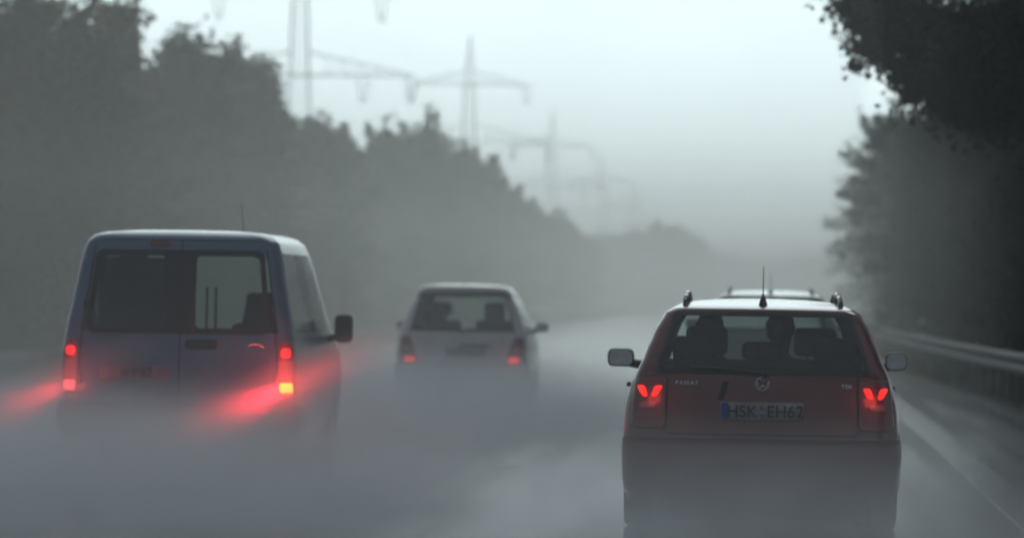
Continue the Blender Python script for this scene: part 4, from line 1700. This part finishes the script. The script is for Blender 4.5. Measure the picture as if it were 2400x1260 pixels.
# plumes thrown up by the wheels, trailing towards us
spray((van.location.x - 0.3, 32.4, 0.47), (2.9, 5.4, 0.50), 1.2, 'dense grey spray trailing behind the van wheels', noise_scale=(1.2, 0.5, 2.0), zpow=1.8, edge=0.8, noise_amt=0.95)
spray((van.location.x - 0.3, 37.5, 0.8), (2.6, 6.0, 0.78), 0.04, 'thinner spray rising around the van body', noise_scale=(0.4, 0.2, 0.6), zpow=1.5, edge=0.9, noise_amt=0.4, seedv=3)
spray((hatch.location.x, 55.0, 0.45), (2.8, 9.0, 0.44), 0.55, 'pale spray trailing behind the silver hatchback', noise_scale=(0.9, 0.35, 1.6), zpow=1.6, edge=0.8, noise_amt=0.8, seedv=7)
spray((red.location.x - 0.1, 27.2, 0.46), (2.4, 3.8, 0.44), 0.30, 'dark low spray trailing behind the red estate wheels', noise_scale=(1.3, 0.6, 2.2), zpow=1.5, edge=0.8, noise_amt=0.95, seedv=5)
spray((-4.9, 42.0, 0.42), (6.3, 22.0, 0.40), 0.06, 'thin sheet of spray drifting low across the lanes', noise_scale=(0.35, 0.12, 0.8), zpow=1.5, edge=0.5, noise_amt=0.7, seedv=8)
spray((-4.2, 26.0, 2.5), (6.0, 15.5, 2.48), 0.0052, 'faint added veil of mist between us and the nearest vehicles', noise_scale=(0.3, 0.1, 0.5), zpow=0.15, edge=0.3, noise_amt=0.3, seedv=12)  # veil added to soften the contrast of the nearest vehicles
# added volumes that shape the red glare streaks at the van brake lamps
spray((van.location.x + 0.70, 36.60, 0.66), (1.3, 0.26, 0.28), 3.4, 'slanting volume added as the red glare streak at the right brake lamp of the van', rot=(0, math.radians(-26), 0), radial=True, zpow=1.2, noise_scale=(1.5, 1.5, 3), noise_amt=0.25, aniso=0.0)
spray((van.location.x - 0.92, 36.60, 0.70), (1.0, 0.26, 0.24), 3.0, 'slanting volume added as the red glare streak at the left brake lamp of the van', rot=(0, math.radians(-26), 0), radial=True, zpow=1.2, noise_scale=(1.5, 1.5, 3), noise_amt=0.25, aniso=0.0, seedv=4)
# low mist hanging over the carriageway and the left verge, thinning out towards the right wood
gm = bpy.data.materials.new('ground_mist')
gm.use_nodes = True
n = gm.node_tree
n.nodes.clear()
out = n.nodes.new('ShaderNodeOutputMaterial')
vp = n.nodes.new('ShaderNodeVolumePrincipled')
vp.inputs['Color'].default_value = (0.985, 0.97, 0.935, 1)
vp.inputs['Density'].default_value = 0.0060 / 4
vp.inputs['Anisotropy'].default_value = 0.68
n.links.new(vp.outputs[0], out.inputs['Volume'])
for k, (a_, m_, y0, top, lab) in enumerate(((0.3, 0.0160, 38, 8.5, 'low road mist, widest layer'), (0.9, 0.0180, 46, 7.0, 'low road mist, second layer'),
                                     (1.6, 0.0200, 55, 4.6, 'low road mist, third layer'), (2.0, 0.0215, 66, 3.8, 'low road mist, thinnest layer nearest the wood'))):
    bm = bmesh.new()
    PRM = [(-398 - k, y0), (a_ + m_ * y0, y0), (a_ + m_ * (2276 + k), 2276 + k), (-398 - k, 2276 + k)]
    vsb = [bm.verts.new((x, y, -0.99 + 0.02 * k)) for x, y in PRM]
    vst = [bm.verts.new((x, y, top)) for x, y in PRM]
    bm.faces.new(vsb[::-1])
    bm.faces.new(vst)
    for q in range(4):
        bm.faces.new((vsb[q], vsb[(q + 1) % 4], vst[(q + 1) % 4], vst[q]))
    g_ = obj_bm('mist', bm, gm, smooth=False)
    meta(g_, lab, 'mist', 'layers of low road mist', kind='stuff')

# haze: one even box round everything
bm = bmesh.new()
add_box(bm, (-50, 1175, 25.2), (1000, 2490, 52.4))
hz = bpy.data.materials.new('haze_air')
hz.use_nodes = True
n = hz.node_tree
n.nodes.clear()
out = n.nodes.new('ShaderNodeOutputMaterial')
vp = n.nodes.new('ShaderNodeVolumePrincipled')
vp.inputs['Color'].default_value = (0.89, 0.91, 0.88, 1)
vp.inputs['Density'].default_value = 0.00032
vp.inputs['Anisotropy'].default_value = 0.65
n.links.new(vp.outputs[0], out.inputs['Volume'])
h_ = obj_bm('haze', bm, hz, smooth=False)
meta(h_, 'even grey rain haze filling the air over the motorway', 'haze', kind='stuff')
